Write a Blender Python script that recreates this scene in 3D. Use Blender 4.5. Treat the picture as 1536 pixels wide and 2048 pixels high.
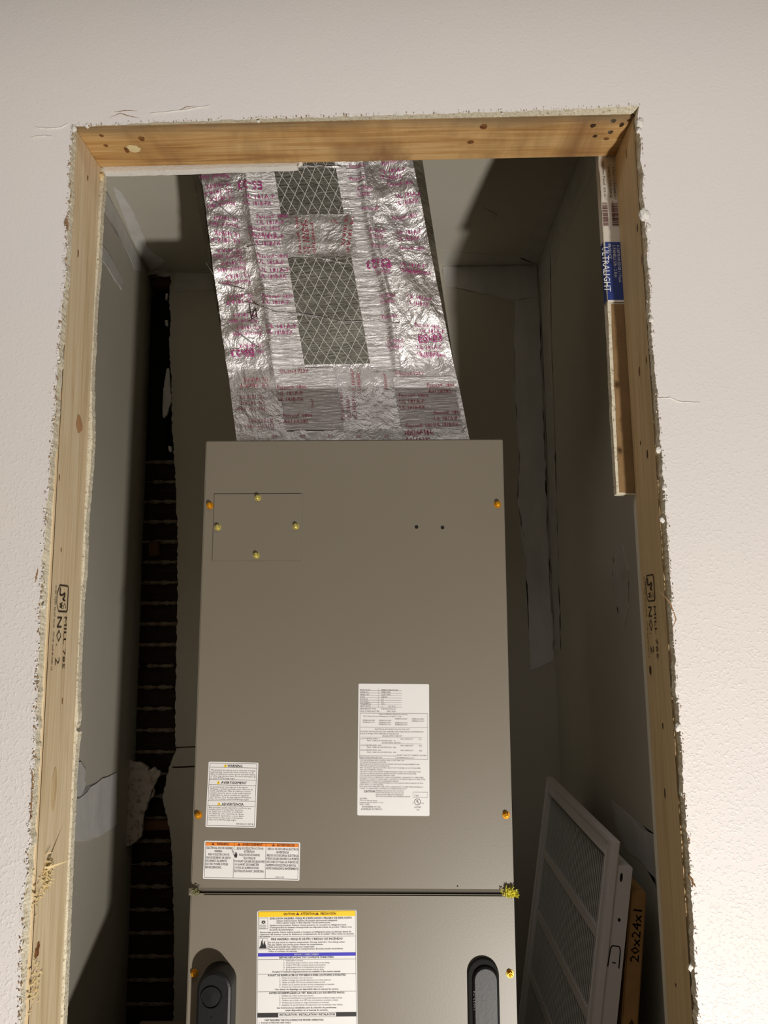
import bpy, bmesh, math, random
from mathutils import Vector, Matrix, noise
random.seed(7)
for o in list(bpy.data.objects): bpy.data.objects.remove(o)
S = bpy.context.scene
COL = S.collection
PI = math.pi
# ------------------------------------------------------------ camera
F = 1538.0
EYE = Vector((0, 0, 1.44))
PITCH, YAW, ROLL = 0.15, 0.0163, -0.0119
cf = Vector((-math.sin(YAW)*math.cos(PITCH), math.cos(YAW)*math.cos(PITCH), math.sin(PITCH)))
cr = Vector((math.cos(YAW), math.sin(YAW), 0)); cu = cr.cross(cf)
cr, cu = cr*math.cos(ROLL)+cu*math.sin(ROLL), cu*math.cos(ROLL)-cr*math.sin(ROLL)
cam = bpy.data.cameras.new('camera'); cam.sensor_fit = 'HORIZONTAL'; cam.sensor_width = 36
cam.lens = 36*F/1536; cam.clip_start = .01
camo = bpy.data.objects.new('camera', cam); COL.objects.link(camo)
camo.matrix_world = Matrix(((cr.x, cu.x, -cf.x, EYE.x), (cr.y, cu.y, -cf.y, EYE.y), (cr.z, cu.z, -cf.z, EYE.z), (0, 0, 0, 1)))
S.camera = camo
# ------------------------------------------------------------ world, lights, exposure
w = bpy.data.worlds.new('world'); S.world = w; w.use_nodes = True
w.node_tree.nodes['Background'].inputs[0].default_value = (.5, .5, .5, 1)
w.node_tree.nodes['Background'].inputs[1].default_value = 0.02
S.view_settings.view_transform = 'Standard'; S.view_settings.look = 'None'
S.view_settings.gamma = 1; S.view_settings.use_curve_mapping = False
S.view_settings.exposure = 0.04

def light(name, kind, loc, energy, color, aim=None, size=.1, size_y=None):
    l = bpy.data.lights.new(name, kind); l.energy = energy; l.color = color
    if kind == 'AREA':
        l.size = size
        if size_y: l.shape = 'RECTANGLE'; l.size_y = size_y
    else: l.shadow_soft_size = size
    o = bpy.data.objects.new(name, l); COL.objects.link(o); o.location = loc
    if aim is not None:
        o.rotation_euler = (Vector(aim)-Vector(loc)).to_track_quat('-Z', 'Y').to_euler()
    return o
KEY = Vector((0.52, -0.45, 0.10))
key = light('work_light', 'SPOT', KEY, 166, (1, .95, .885), (-0.42, 1.0, 2.0), .03)
key.data.spot_size = math.radians(104); key.data.spot_blend = .85
light('ceiling_fill', 'AREA', (0.0, 0.35, 2.41), 4.6, (1, .97, .95), (0.0, .35, 0.0), 1.8, .35)  # added fill from overhead, brightens the upper wall; no fixture

# ------------------------------------------------------------ helpers
def ray(px, py): return cf + cr*((px-768)/F) + cu*((1024-py)/F)
def at(px, py, Y): d = ray(px, py); return EYE + d*((Y-EYE.y)/d.y)
def on(px, py, p, n): d = ray(px, py); return EYE + d*((Vector(p)-EYE).dot(n)/d.dot(n))
def srgb(r, g, b):
    f = lambda c: (c/255/12.92) if c <= 10 else ((c/255+.055)/1.055)**2.4
    return (f(r), f(g), f(b), 1)
class N:
    def __init__(s, name, color=(.5, .5, .5, 1), rough=.6, metal=0, spec=.5):
        s.m = bpy.data.materials.new(name); s.m.use_nodes = True
        s.t = s.m.node_tree; s.b = s.t.nodes['Principled BSDF']
        s.b.inputs['Base Color'].default_value = color if len(color) == 4 else (*color, 1)
        s.b.inputs['Roughness'].default_value = rough; s.b.inputs['Metallic'].default_value = metal
        s.b.inputs['Specular IOR Level'].default_value = spec
        s.tc = None
    def n(s, typ, **kw):
        x = s.t.nodes.new(typ)
        for k, v in kw.items(): setattr(x, k, v)
        return x
    def l(s, a, b): s.t.links.new(a, b)
    def coord(s, scale=(1, 1, 1), rot=(0, 0, 0)):
        tc = s.n('ShaderNodeTexCoord'); mp = s.n('ShaderNodeMapping')
        mp.inputs['Scale'].default_value = scale; mp.inputs['Rotation'].default_value = rot
        s.l(tc.outputs['Object'], mp.inputs[0]); return mp.outputs[0]
    def noise(s, scale, detail=4, rough=.55, co=None, dist=0):
        x = s.n('ShaderNodeTexNoise'); x.inputs['Scale'].default_value = scale
        x.inputs['Detail'].default_value = detail; x.inputs['Roughness'].default_value = rough
        x.inputs['Distortion'].default_value = dist
        s.l(co or s.coord(), x.inputs['Vector']); return x.outputs['Fac']
    def ramp(s, fac, stops):
        x = s.n('ShaderNodeValToRGB'); e = x.color_ramp.elements
        while len(e) < len(stops): e.new(.5)
        for i, (p, c) in enumerate(stops): e[i].position = p; e[i].color = c
        s.l(fac, x.inputs[0]); return x.outputs[0]
    def mix(s, fac, a, b, blend='MIX'):
        x = s.n('ShaderNodeMix', data_type='RGBA', blend_type=blend)
        if hasattr(fac, 'links'): s.l(fac, x.inputs[0])
        else: x.inputs[0].default_value = fac
        for v, i in ((a, 6), (b, 7)):
            if hasattr(v, 'links'): s.l(v, x.inputs[i])
            else: x.inputs[i].default_value = v
        return x.outputs[2]
    def color(s, out): s.l(out, s.b.inputs['Base Color'])
    def bump(s, fac, strength, dist=.002, prev=None):
        x = s.n('ShaderNodeBump'); x.inputs['Strength'].default_value = strength
        x.inputs['Distance'].default_value = dist; s.l(fac, x.inputs['Height'])
        if prev: s.l(prev, x.inputs['Normal'])
        s.l(x.outputs[0], s.b.inputs['Normal']); return x.outputs[0]

M = {}
# painted, stippled wall
m = N('painted_wall', rough=.5, spec=.45); M['paint'] = m.m
c = m.ramp(m.noise(2.2, 3), [(.3, srgb(233, 226, 219)), (.7, srgb(229, 224, 222))]); m.color(c)
tc = m.n('ShaderNodeTexCoord'); sx = m.n('ShaderNodeSeparateXYZ'); m.l(tc.outputs['Object'], sx.inputs[0])
mr = m.n('ShaderNodeMapRange'); mr.inputs[1].default_value = 1.9; mr.inputs[2].default_value = 1.25
mr.inputs[3].default_value = .25; mr.inputs[4].default_value = 1.0; m.l(sx.outputs['Z'], mr.inputs[0])
vo = m.noise(300, 2, .5); vr = m.ramp(vo, [(.52, (0, 0, 0, 1)), (.70, (1, 1, 1, 1))])
mu = m.n('ShaderNodeMath', operation='MULTIPLY'); m.l(vr, mu.inputs[0]); m.l(mr.outputs[0], mu.inputs[1])
b1 = m.bump(mu.outputs[0], .38, .0012); m.bump(m.noise(9, 3), .25, .004, b1)
# chalky gypsum edge
m = N('gypsum', rough=.95); M['gyp'] = m.m
m.color(m.ramp(m.noise(260, 4, .7), [(.3, srgb(120, 96, 66)), (.42, srgb(214, 205, 180)), (.7, srgb(236, 229, 208))])); m.bump(m.noise(420, 3), .6, .002)
m = N('white_filler', srgb(232, 228, 220), .8); M['filler'] = m.m; m.bump(m.noise(300, 3), .5, .002)
m = N('torn_paper', srgb(150, 118, 84), .9); M['fuzz'] = m.m
# unpainted drywall in closet
m = N('drywall_face', rough=.85, spec=.25); M['dry'] = m.m
c = m.ramp(m.noise(1.7, 4), [(.3, srgb(200, 194, 178)), (.7, srgb(212, 206, 192))])
sp = m.ramp(m.noise(30, 5, .7), [(.62, (0, 0, 0, 1)), (.75, (1, 1, 1, 1))]); m.color(m.mix(sp, c, srgb(208, 203, 192))); m.bump(m.noise(60, 3), .12, .002)
m = N('joint_compound', rough=.8, spec=.25); M['mud'] = m.m
c = m.ramp(m.noise(14, 5, .65, m.coord((1, 1, .4))), [(.3, srgb(212, 209, 203)), (.7, srgb(236, 233, 229))]); m.color(c); m.bump(m.noise(25, 5), .3, .003)
m = N('joint_compound_thin', rough=.8, spec=.25); M['mud2'] = m.m
m.color(m.ramp(m.noise(20, 5, .65), [(.3, srgb(198, 193, 182)), (.7, srgb(216, 211, 202))])); m.bump(m.noise(25, 5), .25, .003)
m = N('pale_drywall', rough=.9); M['torn'] = m.m
m.color(m.ramp(m.noise(55, 5, .7), [(.34, srgb(150, 132, 112)), (.5, srgb(222, 210, 196))])); m.bump(m.noise(80, 4), .5, .003)
m = N('kraft_paper', rough=.85); M['kraft'] = m.m
m.color(m.ramp(m.noise(16, 5, .7), [(.3, srgb(128, 99, 62)), (.7, srgb(152, 120, 80))]))

def wood(name, axis, cols, knots=True):
    m = N(name, rough=.62, spec=.35); k = [28, 28, 28]; k[axis] = 1.3
    g = m.noise(3.2, 6, .6, m.coord(tuple(k)), .9)
    k2 = [140, 140, 140]; k2[axis] = 3
    g2 = m.noise(2.5, 3, .6, m.coord(tuple(k2)))
    c = m.ramp(g, [(.28, cols[0]), (.45, cols[1]), (.62, cols[2]), (.8, cols[1])])
    c = m.mix(m.ramp(g2, [(.4, (0, 0, 0, 1)), (.75, (.4, .4, .4, 1))]), c, cols[0]); m.color(c)
    m.bump(g2, .25, .001); return m
wh = wood('header_pine', 0, [srgb(158, 112, 62), srgb(198, 156, 98), srgb(214, 178, 124)])
# brown weather stain along the front edge and grey dirt
co = wh.coord((3, 1, 1)); stf = wh.ramp(wh.noise(3.0, 5, .6, co, .5), [(.45, (0, 0, 0, 1)), (.66, (.8, .8, .8, 1))])
old = wh.b.inputs['Base Color'].links[0].from_socket
fm_ = wh.mix(stf, old, srgb(134, 96, 62))
tc = wh.n('ShaderNodeTexCoord'); sx = wh.n('ShaderNodeSeparateXYZ'); wh.l(tc.outputs['Object'], sx.inputs[0])
ad = wh.n('ShaderNodeMath', operation='ADD'); nz_ = wh.n('ShaderNodeMath', operation='MULTIPLY'); wh.l(wh.noise(5, 4, .6, wh.coord((1, 2, 1))), nz_.inputs[0]); nz_.inputs[1].default_value = .05
wh.l(sx.outputs['Y'], ad.inputs[0]); wh.l(nz_.outputs[0], ad.inputs[1])
mr_ = wh.n('ShaderNodeMapRange'); mr_.inputs[1].default_value = .952; mr_.inputs[2].default_value = .975; mr_.inputs[3].default_value = .75; mr_.inputs[4].default_value = 0; wh.l(ad.outputs[0], mr_.inputs[0])
wh.color(wh.mix(mr_.outputs[0], fm_, srgb(128, 112, 88)))
M['header'] = wh.m
M['stud'] = wood('stud_spruce', 2, [srgb(194, 168, 130), srgb(220, 198, 160), srgb(231, 213, 180)]).m
M['stud_r'] = wood('stud_spruce_shaded', 2, [srgb(186, 158, 116), srgb(204, 178, 134), srgb(214, 190, 148)]).m  # darker copy of the stud wood, right side's shade put into the colour
m = N('knot_brown', rough=.6); M['knot'] = m.m; m.color(m.ramp(m.noise(200, 4), [(.3, srgb(92, 52, 22)), (.7, srgb(148, 98, 52))]))
M['knotlight'] = N('knot_pale', srgb(186, 142, 100), .6).m
M['mark'] = N('dark_mark', srgb(62, 38, 18), .7).m
M['gap'] = N('dark_gap', srgb(70, 48, 28), .9).m
M['splinter'] = N('fresh_splinter', srgb(226, 206, 156), .8).m
M['ink'] = N('stamp_ink', srgb(52, 38, 24), .8).m
M['metal'] = N('nail_metal', srgb(170, 170, 170), .35, 1).m
# foil
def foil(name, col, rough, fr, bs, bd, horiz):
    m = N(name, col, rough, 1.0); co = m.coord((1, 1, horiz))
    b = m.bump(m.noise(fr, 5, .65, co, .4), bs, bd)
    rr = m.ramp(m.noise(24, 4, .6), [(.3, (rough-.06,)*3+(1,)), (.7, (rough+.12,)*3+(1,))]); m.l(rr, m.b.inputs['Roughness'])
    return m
M['foil'] = foil('foil_crinkled', srgb(240, 238, 238), .46, 38, .9, .007, 1).m
M['tape'] = foil('foil_tape_ribbed', srgb(240, 238, 238), .36, 40, .9, .004, 7).m
M['scrim'] = foil('foil_over_scrim', srgb(118, 116, 108), .44, 60, .5, .003, 5).m
M['patch'] = foil('foil_patch', srgb(214, 212, 210), .46, 45, .8, .004, 1).m
M['foil_shaded'] = foil('foil_side', srgb(120, 114, 98), .5, 30, .4, .004, 1).m  # darkened foil copy, paints shade on faces turned from the light
M['thread'] = N('scrim_thread', srgb(246, 244, 238), .5, 0).m
M['pink'] = N('pink_print', srgb(196, 62, 146), .5, .25).m
M['maroon'] = N('maroon_print', srgb(170, 48, 78), .5, .2).m
# unit
m = N('greige_enamel', srgb(150, 143, 128), .42, 0, .5); M['unit'] = m.m
m.bump(m.noise(300, 2), .05, .001); m.color(m.ramp(m.noise(1.5, 3), [(.3, srgb(121, 113, 98)), (.7, srgb(127, 119, 106))]))
M['seam'] = N('seam_dark', srgb(40, 34, 26), .8).m
M['brass'] = N('brass_screw', srgb(226, 158, 30), .32, .55).m
M['palebrass'] = N('pale_brass_screw', srgb(214, 200, 116), .32, .55).m
m = N('black_rubber', srgb(10, 10, 11), .45, 0, .35); M['rubber'] = m.m; m.bump(m.noise(180, 3), .15, .001)
M['label'] = N('label_white', srgb(236, 234, 232), .4).m
M['black'] = N('print_black', srgb(34, 32, 34), .6).m
M['grey'] = N('print_grey', srgb(88, 84, 84), .6).m
M['orange'] = N('print_orange', srgb(238, 132, 24), .5).m
M['yellow'] = N('print_yellow', srgb(250, 208, 10), .5).m
M['blue'] = N('print_blue', srgb(52, 44, 190), .5).m
M['darkred'] = N('print_dark_red', srgb(110, 40, 10), .6).m
M['whiteink'] = N('print_white', srgb(236, 236, 240), .5).m
M['insul'] = N('yellow_insulation', srgb(240, 232, 96), .9).m
M['insul2'] = N('tan_insulation', srgb(160, 158, 110), .9).m
M['endtape'] = N('end_tape_paper', srgb(214, 206, 194), .7).m
M['endblue'] = N('end_tape_blue', srgb(38, 58, 128), .6).m
M['barcode'] = N('barcode_ink', srgb(104, 62, 62), .7).m
# grille, filter
M['grille'] = N('grille_enamel', srgb(232, 226, 222), .4).m
M['grille2'] = N('grille_fin_enamel', srgb(214, 212, 208), .5).m
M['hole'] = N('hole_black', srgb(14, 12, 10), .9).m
m = N('cardboard', rough=.8); M['card'] = m.m; m.color(m.ramp(m.noise(30, 4), [(.3, srgb(158, 118, 68)), (.7, srgb(180, 138, 84))]))
M['cardink'] = N('cardboard_ink', srgb(84, 52, 26), .8).m
M['media'] = N('filter_media', srgb(200, 200, 198), .9).m
# cavity
m = N('old_lath', rough=.9); M['lath'] = m.m; m.color(m.ramp(m.noise(12, 4, .6, m.coord((1, 8, 8))), [(.3, srgb(36, 26, 18)), (.7, srgb(62, 44, 30))]))
m = N('plaster_key', rough=.95); M['key'] = m.m; m.color(m.ramp(m.noise(20, 4, .7), [(.35, srgb(104, 66, 40)), (.6, srgb(160, 146, 124))]))
M['void'] = N('cavity_shade', srgb(22, 17, 16), .95).m  # unlit depth of the cavity painted near black
M['oldwood'] = N('old_wood', srgb(112, 74, 46), .8).m
m = N('subfloor', rough=.8); M['floor'] = m.m; m.color(m.ramp(m.noise(6, 5), [(.3, srgb(140, 124, 104)), (.7, srgb(160, 144, 122))]))
m = N('room_paint', srgb(190, 182, 170), .8); M['room'] = m.m; M['roomceil'] = N('dim_ceiling', srgb(112, 104, 94), .9).m; m.bump(m.noise(120, 3), .2, .002)

def tag(o, label=None, cat=None, group=None, kind=None):
    if label: o['label'] = label
    if cat: o['category'] = cat
    if group: o['group'] = group
    if kind: o['kind'] = kind
    return o
def empty(name, loc=(0, 0, 0), rot=(0, 0, 0), parent=None):
    o = bpy.data.objects.new(name, None); COL.objects.link(o); o.location = loc; o.rotation_euler = rot
    o.empty_display_size = .05
    if parent: o.parent = parent
    return o
def mesh(name, V, Fc, mats, parent=None, fm=None, smooth=False, label=None):
    me = bpy.data.meshes.new(name); me.from_pydata([tuple(v) for v in V], [], Fc)
    if not isinstance(mats, (list, tuple)): mats = [mats]
    for x in mats: me.materials.append(M[x] if isinstance(x, str) else x)
    if fm:
        for p, i in zip(me.polygons, fm): p.material_index = i
    if smooth:
        for p in me.polygons: p.use_smooth = True
    me.update()
    o = bpy.data.objects.new(name, me); COL.objects.link(o)
    if parent: o.parent = parent
    if label: o['label'] = label
    return o
def bm_obj(name, bm, mats, parent=None, smooth=False, label=None):
    me = bpy.data.meshes.new(name); bmesh.ops.recalc_face_normals(bm, faces=bm.faces); bm.to_mesh(me); bm.free()
    if not isinstance(mats, (list, tuple)): mats = [mats]
    for x in mats: me.materials.append(M[x])
    if smooth:
        for p in me.polygons: p.use_smooth = True
    o = bpy.data.objects.new(name, me); COL.objects.link(o)
    if parent: o.parent = parent
    if label: o['label'] = label
    return o
def add_box(bm, a, b, bev=0):
    a = Vector(a); b = Vector(b)
    r = bmesh.ops.create_cube(bm, size=1, matrix=Matrix.Translation((a+b)/2) @ Matrix.Diagonal((*(b-a), 1)))
    if bev:
        es = list({e for v in r['verts'] for e in v.link_edges})
        bmesh.ops.bevel(bm, geom=es, offset=bev, segments=2, affect='EDGES')
def box(name, a, b, mat, parent=None, bev=0, label=None):
    bm = bmesh.new(); add_box(bm, a, b, bev); return bm_obj(name, bm, mat, parent, label=label)
def prism(name, pts, off, mat, parent=None, label=None):
    """closed outline of 3D points, thickened by the vector off"""
    n = len(pts); off = Vector(off); V = [Vector(p) for p in pts]+[Vector(p)+off for p in pts]
    bm = bmesh.new(); vs = [bm.verts.new(v) for v in V]
    bm.faces.new(vs[:n]); bm.faces.new(vs[n:][::-1])
    for i in range(n): j = (i+1) % n; bm.faces.new((vs[i], vs[j], vs[n+j], vs[n+i]))
    bmesh.ops.triangulate(bm, faces=[f for f in bm.faces if len(f.verts) > 4])
    return bm_obj(name, bm, mat, parent, label=label)
def jag(pts, step, amp, skip=()):
    """subdivide a pixel outline and roughen it"""
    out = []; n = len(pts)
    for i in range(n):
        a = Vector(pts[i]); b = Vector(pts[(i+1) % n]); L = (b-a).length; k = max(1, int(L/step)) if i not in skip else 1
        nn = Vector((-(b-a).y, (b-a).x)).normalized() if L else Vector((0, 0))
        for q in range(k):
            p = a.lerp(b, q/k)
            if i not in skip or q: p = p + nn*random.uniform(-amp, amp)
            out.append(tuple(p))
    return out
def interp(tab, t):
    if t <= tab[0][0]: a, b = tab[0], tab[1]
    elif t >= tab[-1][0]: a, b = tab[-2], tab[-1]
    else:
        for a, b in zip(tab, tab[1:]):
            if a[0] <= t <= b[0]: break
    return a[1]+(b[1]-a[1])*(t-a[0])/(b[0]-a[0])
# --- lettering: flat meshes from the built-in font
_tc = {}
def glyphs(s):
    if s not in _tc:
        cu_ = bpy.data.curves.new('t', 'FONT'); cu_.body = s; cu_.resolution_u = 1; cu_.size = 1
        cu_.align_x = 'LEFT'; cu_.align_y = 'BOTTOM_BASELINE'
        ob = bpy.data.objects.new('t', cu_); me = bpy.data.meshes.new_from_object(ob)
        V = [(v.co.x, v.co.y) for v in me.vertices]; P = [list(p.vertices) for p in me.polygons]
        bpy.data.objects.remove(ob); bpy.data.curves.remove(cu_); bpy.data.meshes.remove(me)
        x0 = min(v[0] for v in V); x1 = max(v[0] for v in V)
        _tc[s] = ([(x-x0, y) for x, y in V], P, x1-x0)
    return _tc[s]
class Ink:
    """collects 2D faces in label coordinates; built into one flat mesh"""
    def __init__(s): s.V = []; s.P = []
    def text(s, t, x, y, h, w=None, align='L', rot=0, bold=0):
        V, P, W = glyphs(t); sc = h/.7; k = (w/(W*sc)) if w else .92; W2 = W*sc*k
        ox = {'L': 0, 'C': -W2/2, 'R': -W2}[align]; cr_, sr_ = math.cos(rot), math.sin(rot)
        for d in ([0, bold] if bold else [0]):
            o = len(s.V)
            for vx, vy in V:
                a = vx*sc*k+ox+d; b = vy*sc; s.V.append((x+a*cr_-b*sr_, y+a*sr_+b*cr_))
            s.P += [[i+o for i in p] for p in P]
        return s
    def rect(s, x0, y0, x1, y1): return s.poly([(x0, y0), (x1, y0), (x1, y1), (x0, y1)])
    def poly(s, pts): o = len(s.V); s.V += list(pts); s.P.append(list(range(o, o+len(pts)))); return s
    def frame(s, x0, y0, x1, y1, t):
        s.rect(x0, y0, x1, y0+t); s.rect(x0, y1-t, x1, y1); s.rect(x0, y0+t, x0+t, y1-t); return s.rect(x1-t, y0+t, x1, y1-t)
    def ring(s, cx, cy, r0, r1, n=20, a0=0, a1=2*PI):
        for i in range(n):
            a = a0+(a1-a0)*i/n; b = a0+(a1-a0)*(i+1)/n
            s.poly([(cx+r0*math.cos(a), cy+r0*math.sin(a)), (cx+r1*math.cos(a), cy+r1*math.sin(a)), (cx+r1*math.cos(b), cy+r1*math.sin(b)), (cx+r0*math.cos(b), cy+r0*math.sin(b))])
        return s
    def build(s, name, fn, mat, parent, label=None):
        return mesh(name, [fn(x, y) for x, y in s.V], s.P, mat, parent, label=label)

# ============================================================ SETTING
YF, YW, YB, YI = .9146, .9273, 1.0163, 1.029     # painted face, stud front, stud back, closet face
XL, XR, HZ = -.4195, .319, 2.1025
CZ = 2.44; YBK = 2.03
fl = box('floor', (-1.9, -2.6, -.05), (1.9, 2.3, 0), 'floor'); tag(fl, 'bare subfloor of the room and closet', kind='structure')
cl = box('ceiling', (-1.9, -2.6, CZ), (1.9, 2.3, CZ+.05), 'dry'); tag(cl, 'unpainted drywall ceiling', kind='structure')
for nm, a, b in (('wall_west', (-1.95, -2.6, 0), (-1.9, .93, CZ)), ('wall_east', (1.9, -2.6, 0), (1.95, .93, CZ)), ('wall_rear', (-1.9, -2.65, 0), (1.9, -2.6, CZ))):
    tag(box(nm, a, b, 'room'), 'plain painted wall of the room behind the camera', kind='structure')
box('ceiling_paint', (-1.9, -2.6, CZ-.004), (1.9, .91, CZ), 'roomceil', cl)

# --- front wall: drywall sheet with a roughly sawn doorway
LPX = [(249, 145), (330, 140), (427, 137), (560, 130), (700, 118), (850, 108), (1000, 95), (1140, 84), (1260, 79), (1380, 74), (1500, 71), (1653, 62), (1740, 56), (1796, 48), (1900, 43), (2033, 41), (2200, 30)]
RPX = [(228, 1274), (255, 1280), (330, 1283), (440, 1290), (520, 1296), (650, 1302), (815, 1316), (986, 1329), (1120, 1338), (1240, 1345), (1360, 1352), (1486, 1363), (1600, 1369), (1740, 1380), (1900, 1389), (2029, 1395), (2200, 1406)]
TPX = [(148, 254), (200, 251), (300, 246), (500, 238), (700, 233), (900, 227), (1050, 222), (1200, 216), (1278, 211)]
random.seed(3)
def edge_x(tab, side):
    pts = []
    py = tab[0][0]
    while py < 2100:
        p = at(interp(tab, py), py, YF); nz = noise.noise(Vector((py*.03, side*9, 0)))*.0024+random.uniform(-.0006, .0006)
        pts.append((p.x+nz, p.z)); py += 5
    return pts
Lc = edge_x(LPX, 0); Rc = edge_x(RPX, 1); Tc = []
px = 148.0
while px <= 1279:
    p = at(px, interp(TPX, px), YF); Tc.append((p.x, p.z+noise.noise(Vector((px*.03, 5, 0)))*.0016+random.uniform(-.0008, .0008))); px += 5
Lc[0] = Tc[0]; Rc[0] = Tc[-1]
def wall_sheet():
    V = []; P = []; fm = []
    def q(pts, m): o = len(V); V.extend(pts); P.append([o+i for i in range(len(pts))]); fm.append(m)
    def strips(c, xo, flip):
        c = c+[(c[-1][0], 0.0)]
        for (x0, z0), (x1, z1) in zip(c, c[1:]):
            f = [(x0, YF, z0), (xo, YF, z0), (xo, YF, z1), (x1, YF, z1)]; q(f[::-1] if flip else f, 0)
    strips(Lc, -1.9, False); strips(Rc, 1.9, True)
    for (x0, z0), (x1, z1) in zip(Tc, Tc[1:]): q([(x0, YF, z0), (x1, YF, z1), (x1, YF, CZ), (x0, YF, CZ)], 0)
    q([(-1.9, YF, Tc[0][1]), (Tc[0][0], YF, Tc[0][1]), (Tc[0][0], YF, CZ), (-1.9, YF, CZ)], 0)
    q([(Tc[-1][0], YF, Tc[-1][1]), (1.9, YF, Tc[-1][1]), (1.9, YF, CZ), (Tc[-1][0], YF, CZ)], 0)
    # sawn edge back to the studs; inner border wanders a little past or short of the wood
    def inner(c, kind):
        out = []
        for i, (x, z) in enumerate(c):
            r = random.uniform(-.0002, .0002)
            if kind == 'L': out.append((max(x+.0004, XL-.0035+r) if i else XL-.002, z if i else HZ+.001))
            elif kind == 'R': out.append((min(x-.0004, XR+.0035+r) if i else XR+.002, z if i else HZ+.001))
            else: out.append((x, HZ+.002+r))
        return out
    for c, kd in ((Lc, 'L'), (Rc, 'R'), (Tc, 'T')):
        ic = inner(c, kd)
        for i in range(len(c)-1):
            q([(c[i][0], YF, c[i][1]), (c[i+1][0], YF, c[i+1][1]), (ic[i+1][0], YW, ic[i+1][1]), (ic[i][0], YW, ic[i][1])], 1)
    # back skin, so that it is a closed sheet in effect
    q([(-1.9, YW, 0), (XL-.03, YW, 0), (XL-.03, YW, CZ), (-1.9, YW, CZ)], 1)
    q([(XR+.03, YW, 0), (1.9, YW, 0), (1.9, YW, CZ), (XR+.03, YW, CZ)], 1)
    q([(XL-.03, YW, HZ+.03), (XR+.03, YW, HZ+.03), (XR+.03, YW, CZ), (XL-.03, YW, CZ)], 1)
    return V, P, fm
V, P, fm = wall_sheet()
wf = mesh('wall_front', V, P, ['paint', 'gyp'], None, fm); tag(wf, 'white textured drywall around the sawn closet opening', kind='structure')
# torn paper flecks and crumbs along the cut
def flecks(name, mat, n, amp, lab, sizes, zlo=.55):
    V = []; P = []
    for k in range(n):
        r = random.random()
        if r < .5: c = random.choice(Lc); s = -1
        elif r < .84: c = random.choice(Rc); s = 1
        else: c = random.choice(Tc); s = 0
        if c[1] < zlo: continue
        x = c[0]+(random.gauss(0, amp) if s else 0)+s*amp*.5; z = c[1]+(0 if s else abs(random.gauss(0, amp)))
        sz = random.uniform(*sizes); a = random.uniform(0, PI); y = YF-random.uniform(0, .0012)
        d1 = Vector((math.cos(a), 0, math.sin(a)*1.5))*sz; d2 = Vector((-math.sin(a), 0, math.cos(a)))*sz*.5
        o = len(V); cc = Vector((x, y, z))
        V += [cc-d1, cc-d2+Vector((0, .0006, 0)), cc+d1, cc+d2-Vector((0, .001, 0)), cc+Vector((0, -sz*.7, 0))]
        P += [[o, o+1, o+4], [o+1, o+2, o+4], [o+2, o+3, o+4], [o+3, o, o+4]]
    return tag(mesh(name, V, P, mat, wf), lab, kind='stuff')
flecks('torn_paper', 'fuzz', 520, .0012, 'brown torn paper fuzz along the sawn edge', (.0005, .0016))
flecks('plaster_crumbs', 'filler', 700, .0015, 'white crumbs along the sawn edge', (.0005, .0018))
def lump(name, c, r, parent, mat='filler', seed=0, sq=(1, .6, 1.3), lab=None):
    bm = bmesh.new(); bmesh.ops.create_icosphere(bm, subdivisions=3, radius=1)
    for v in bm.verts:
        k = 1+.55*noise.noise(v.co*1.7+Vector((seed, 0, 0)))+.3*noise.noise(v.co*4+Vector((0, seed, 0)))
        v.co = Vector((v.co.x*sq[0], v.co.y*sq[1], v.co.z*sq[2]))*k*r+Vector(c)
    return bm_obj(name, bm, mat, parent, True, lab)
for i, (x, y, r) in enumerate(((1281, 246, .0075), (1288, 430, .010), (1278, 262, .005), (1296, 455, .006), (1303, 640, .0045), (1306, 668, .004), (1329, 975, .0045), (1324, 1040, .004), (1381, 1935, .004), (1357, 1455, .006), (517, 243, .0025), (1005, 227, .002), (175, 252, .004), (148, 258, .005), (1317, 900, .005), (1383, 1735, .004), (1392, 1790, .003), (87, 1214, .003))):
    lump('plaster_lump', at(x, y, YF), r*.62, wf, seed=i)
# peeled chips, cracks and trowel ridges on the painted face
def strip_line(name, pts, wd, mat, parent, Y, th=.0012, wob=.6, lab=None):
    V = []; P = []
    Q = [at(x, y, Y) for x, y in pts]; R = []
    for a, b in zip(Q, Q[1:]):
        for k in range(6): R.append(a.lerp(b, k/6))
    R.append(Q[-1])
    for i, p in enumerate(R):
        t = (R[min(i+1, len(R)-1)]-R[max(i-1, 0)]).normalized(); nn = Vector((-t.z, 0, t.x)); e = math.sin(PI*(i+.3)/(len(R)-.4))
        ww = wd*max(.15, e)*(1+wob*random.uniform(-.5, .5)); p = p+nn*random.uniform(-wd, wd)*.4
        V += [p-nn*ww, p+Vector((0, -th, 0)), p+nn*ww]
        if i: o = 3*i; P += [[o-3, o-2, o+1, o], [o-2, o-1, o+2, o+1]]
    o = mesh(name, V, P, mat, parent); 
    if lab: o['label'] = lab
    return o
strip_line('filler_ridge', [(70, 255), (95, 258), (120, 256), (137, 248)], .0012, 'filler', wf, YF)
strip_line('filler_ridge', [(62, 275), (90, 272), (105, 274)], .0008, 'filler', wf, YF)
strip_line('filler_ridge', [(1314, 797), (1340, 796), (1360, 804), (1400, 806)], .001, 'filler', wf, YF)
strip_line('filler_ridge', [(300, 228), (360, 222), (420, 212)], .001, 'filler', wf, YF)
for p in ([(218, 236), (240, 226), (262, 233), (280, 236)], [(228, 224), (250, 221), (275, 222)], [(355, 222), (372, 214), (392, 212)]):
    strip_line('paint_crack', p, .0006, 'fuzz', wf, YF, .0002)
strip_line('paint_crack', [(1318, 1180), (1340, 1205), (1352, 1238), (1340, 1268)], .0008, 'fuzz', wf, YF, .0002)
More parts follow.
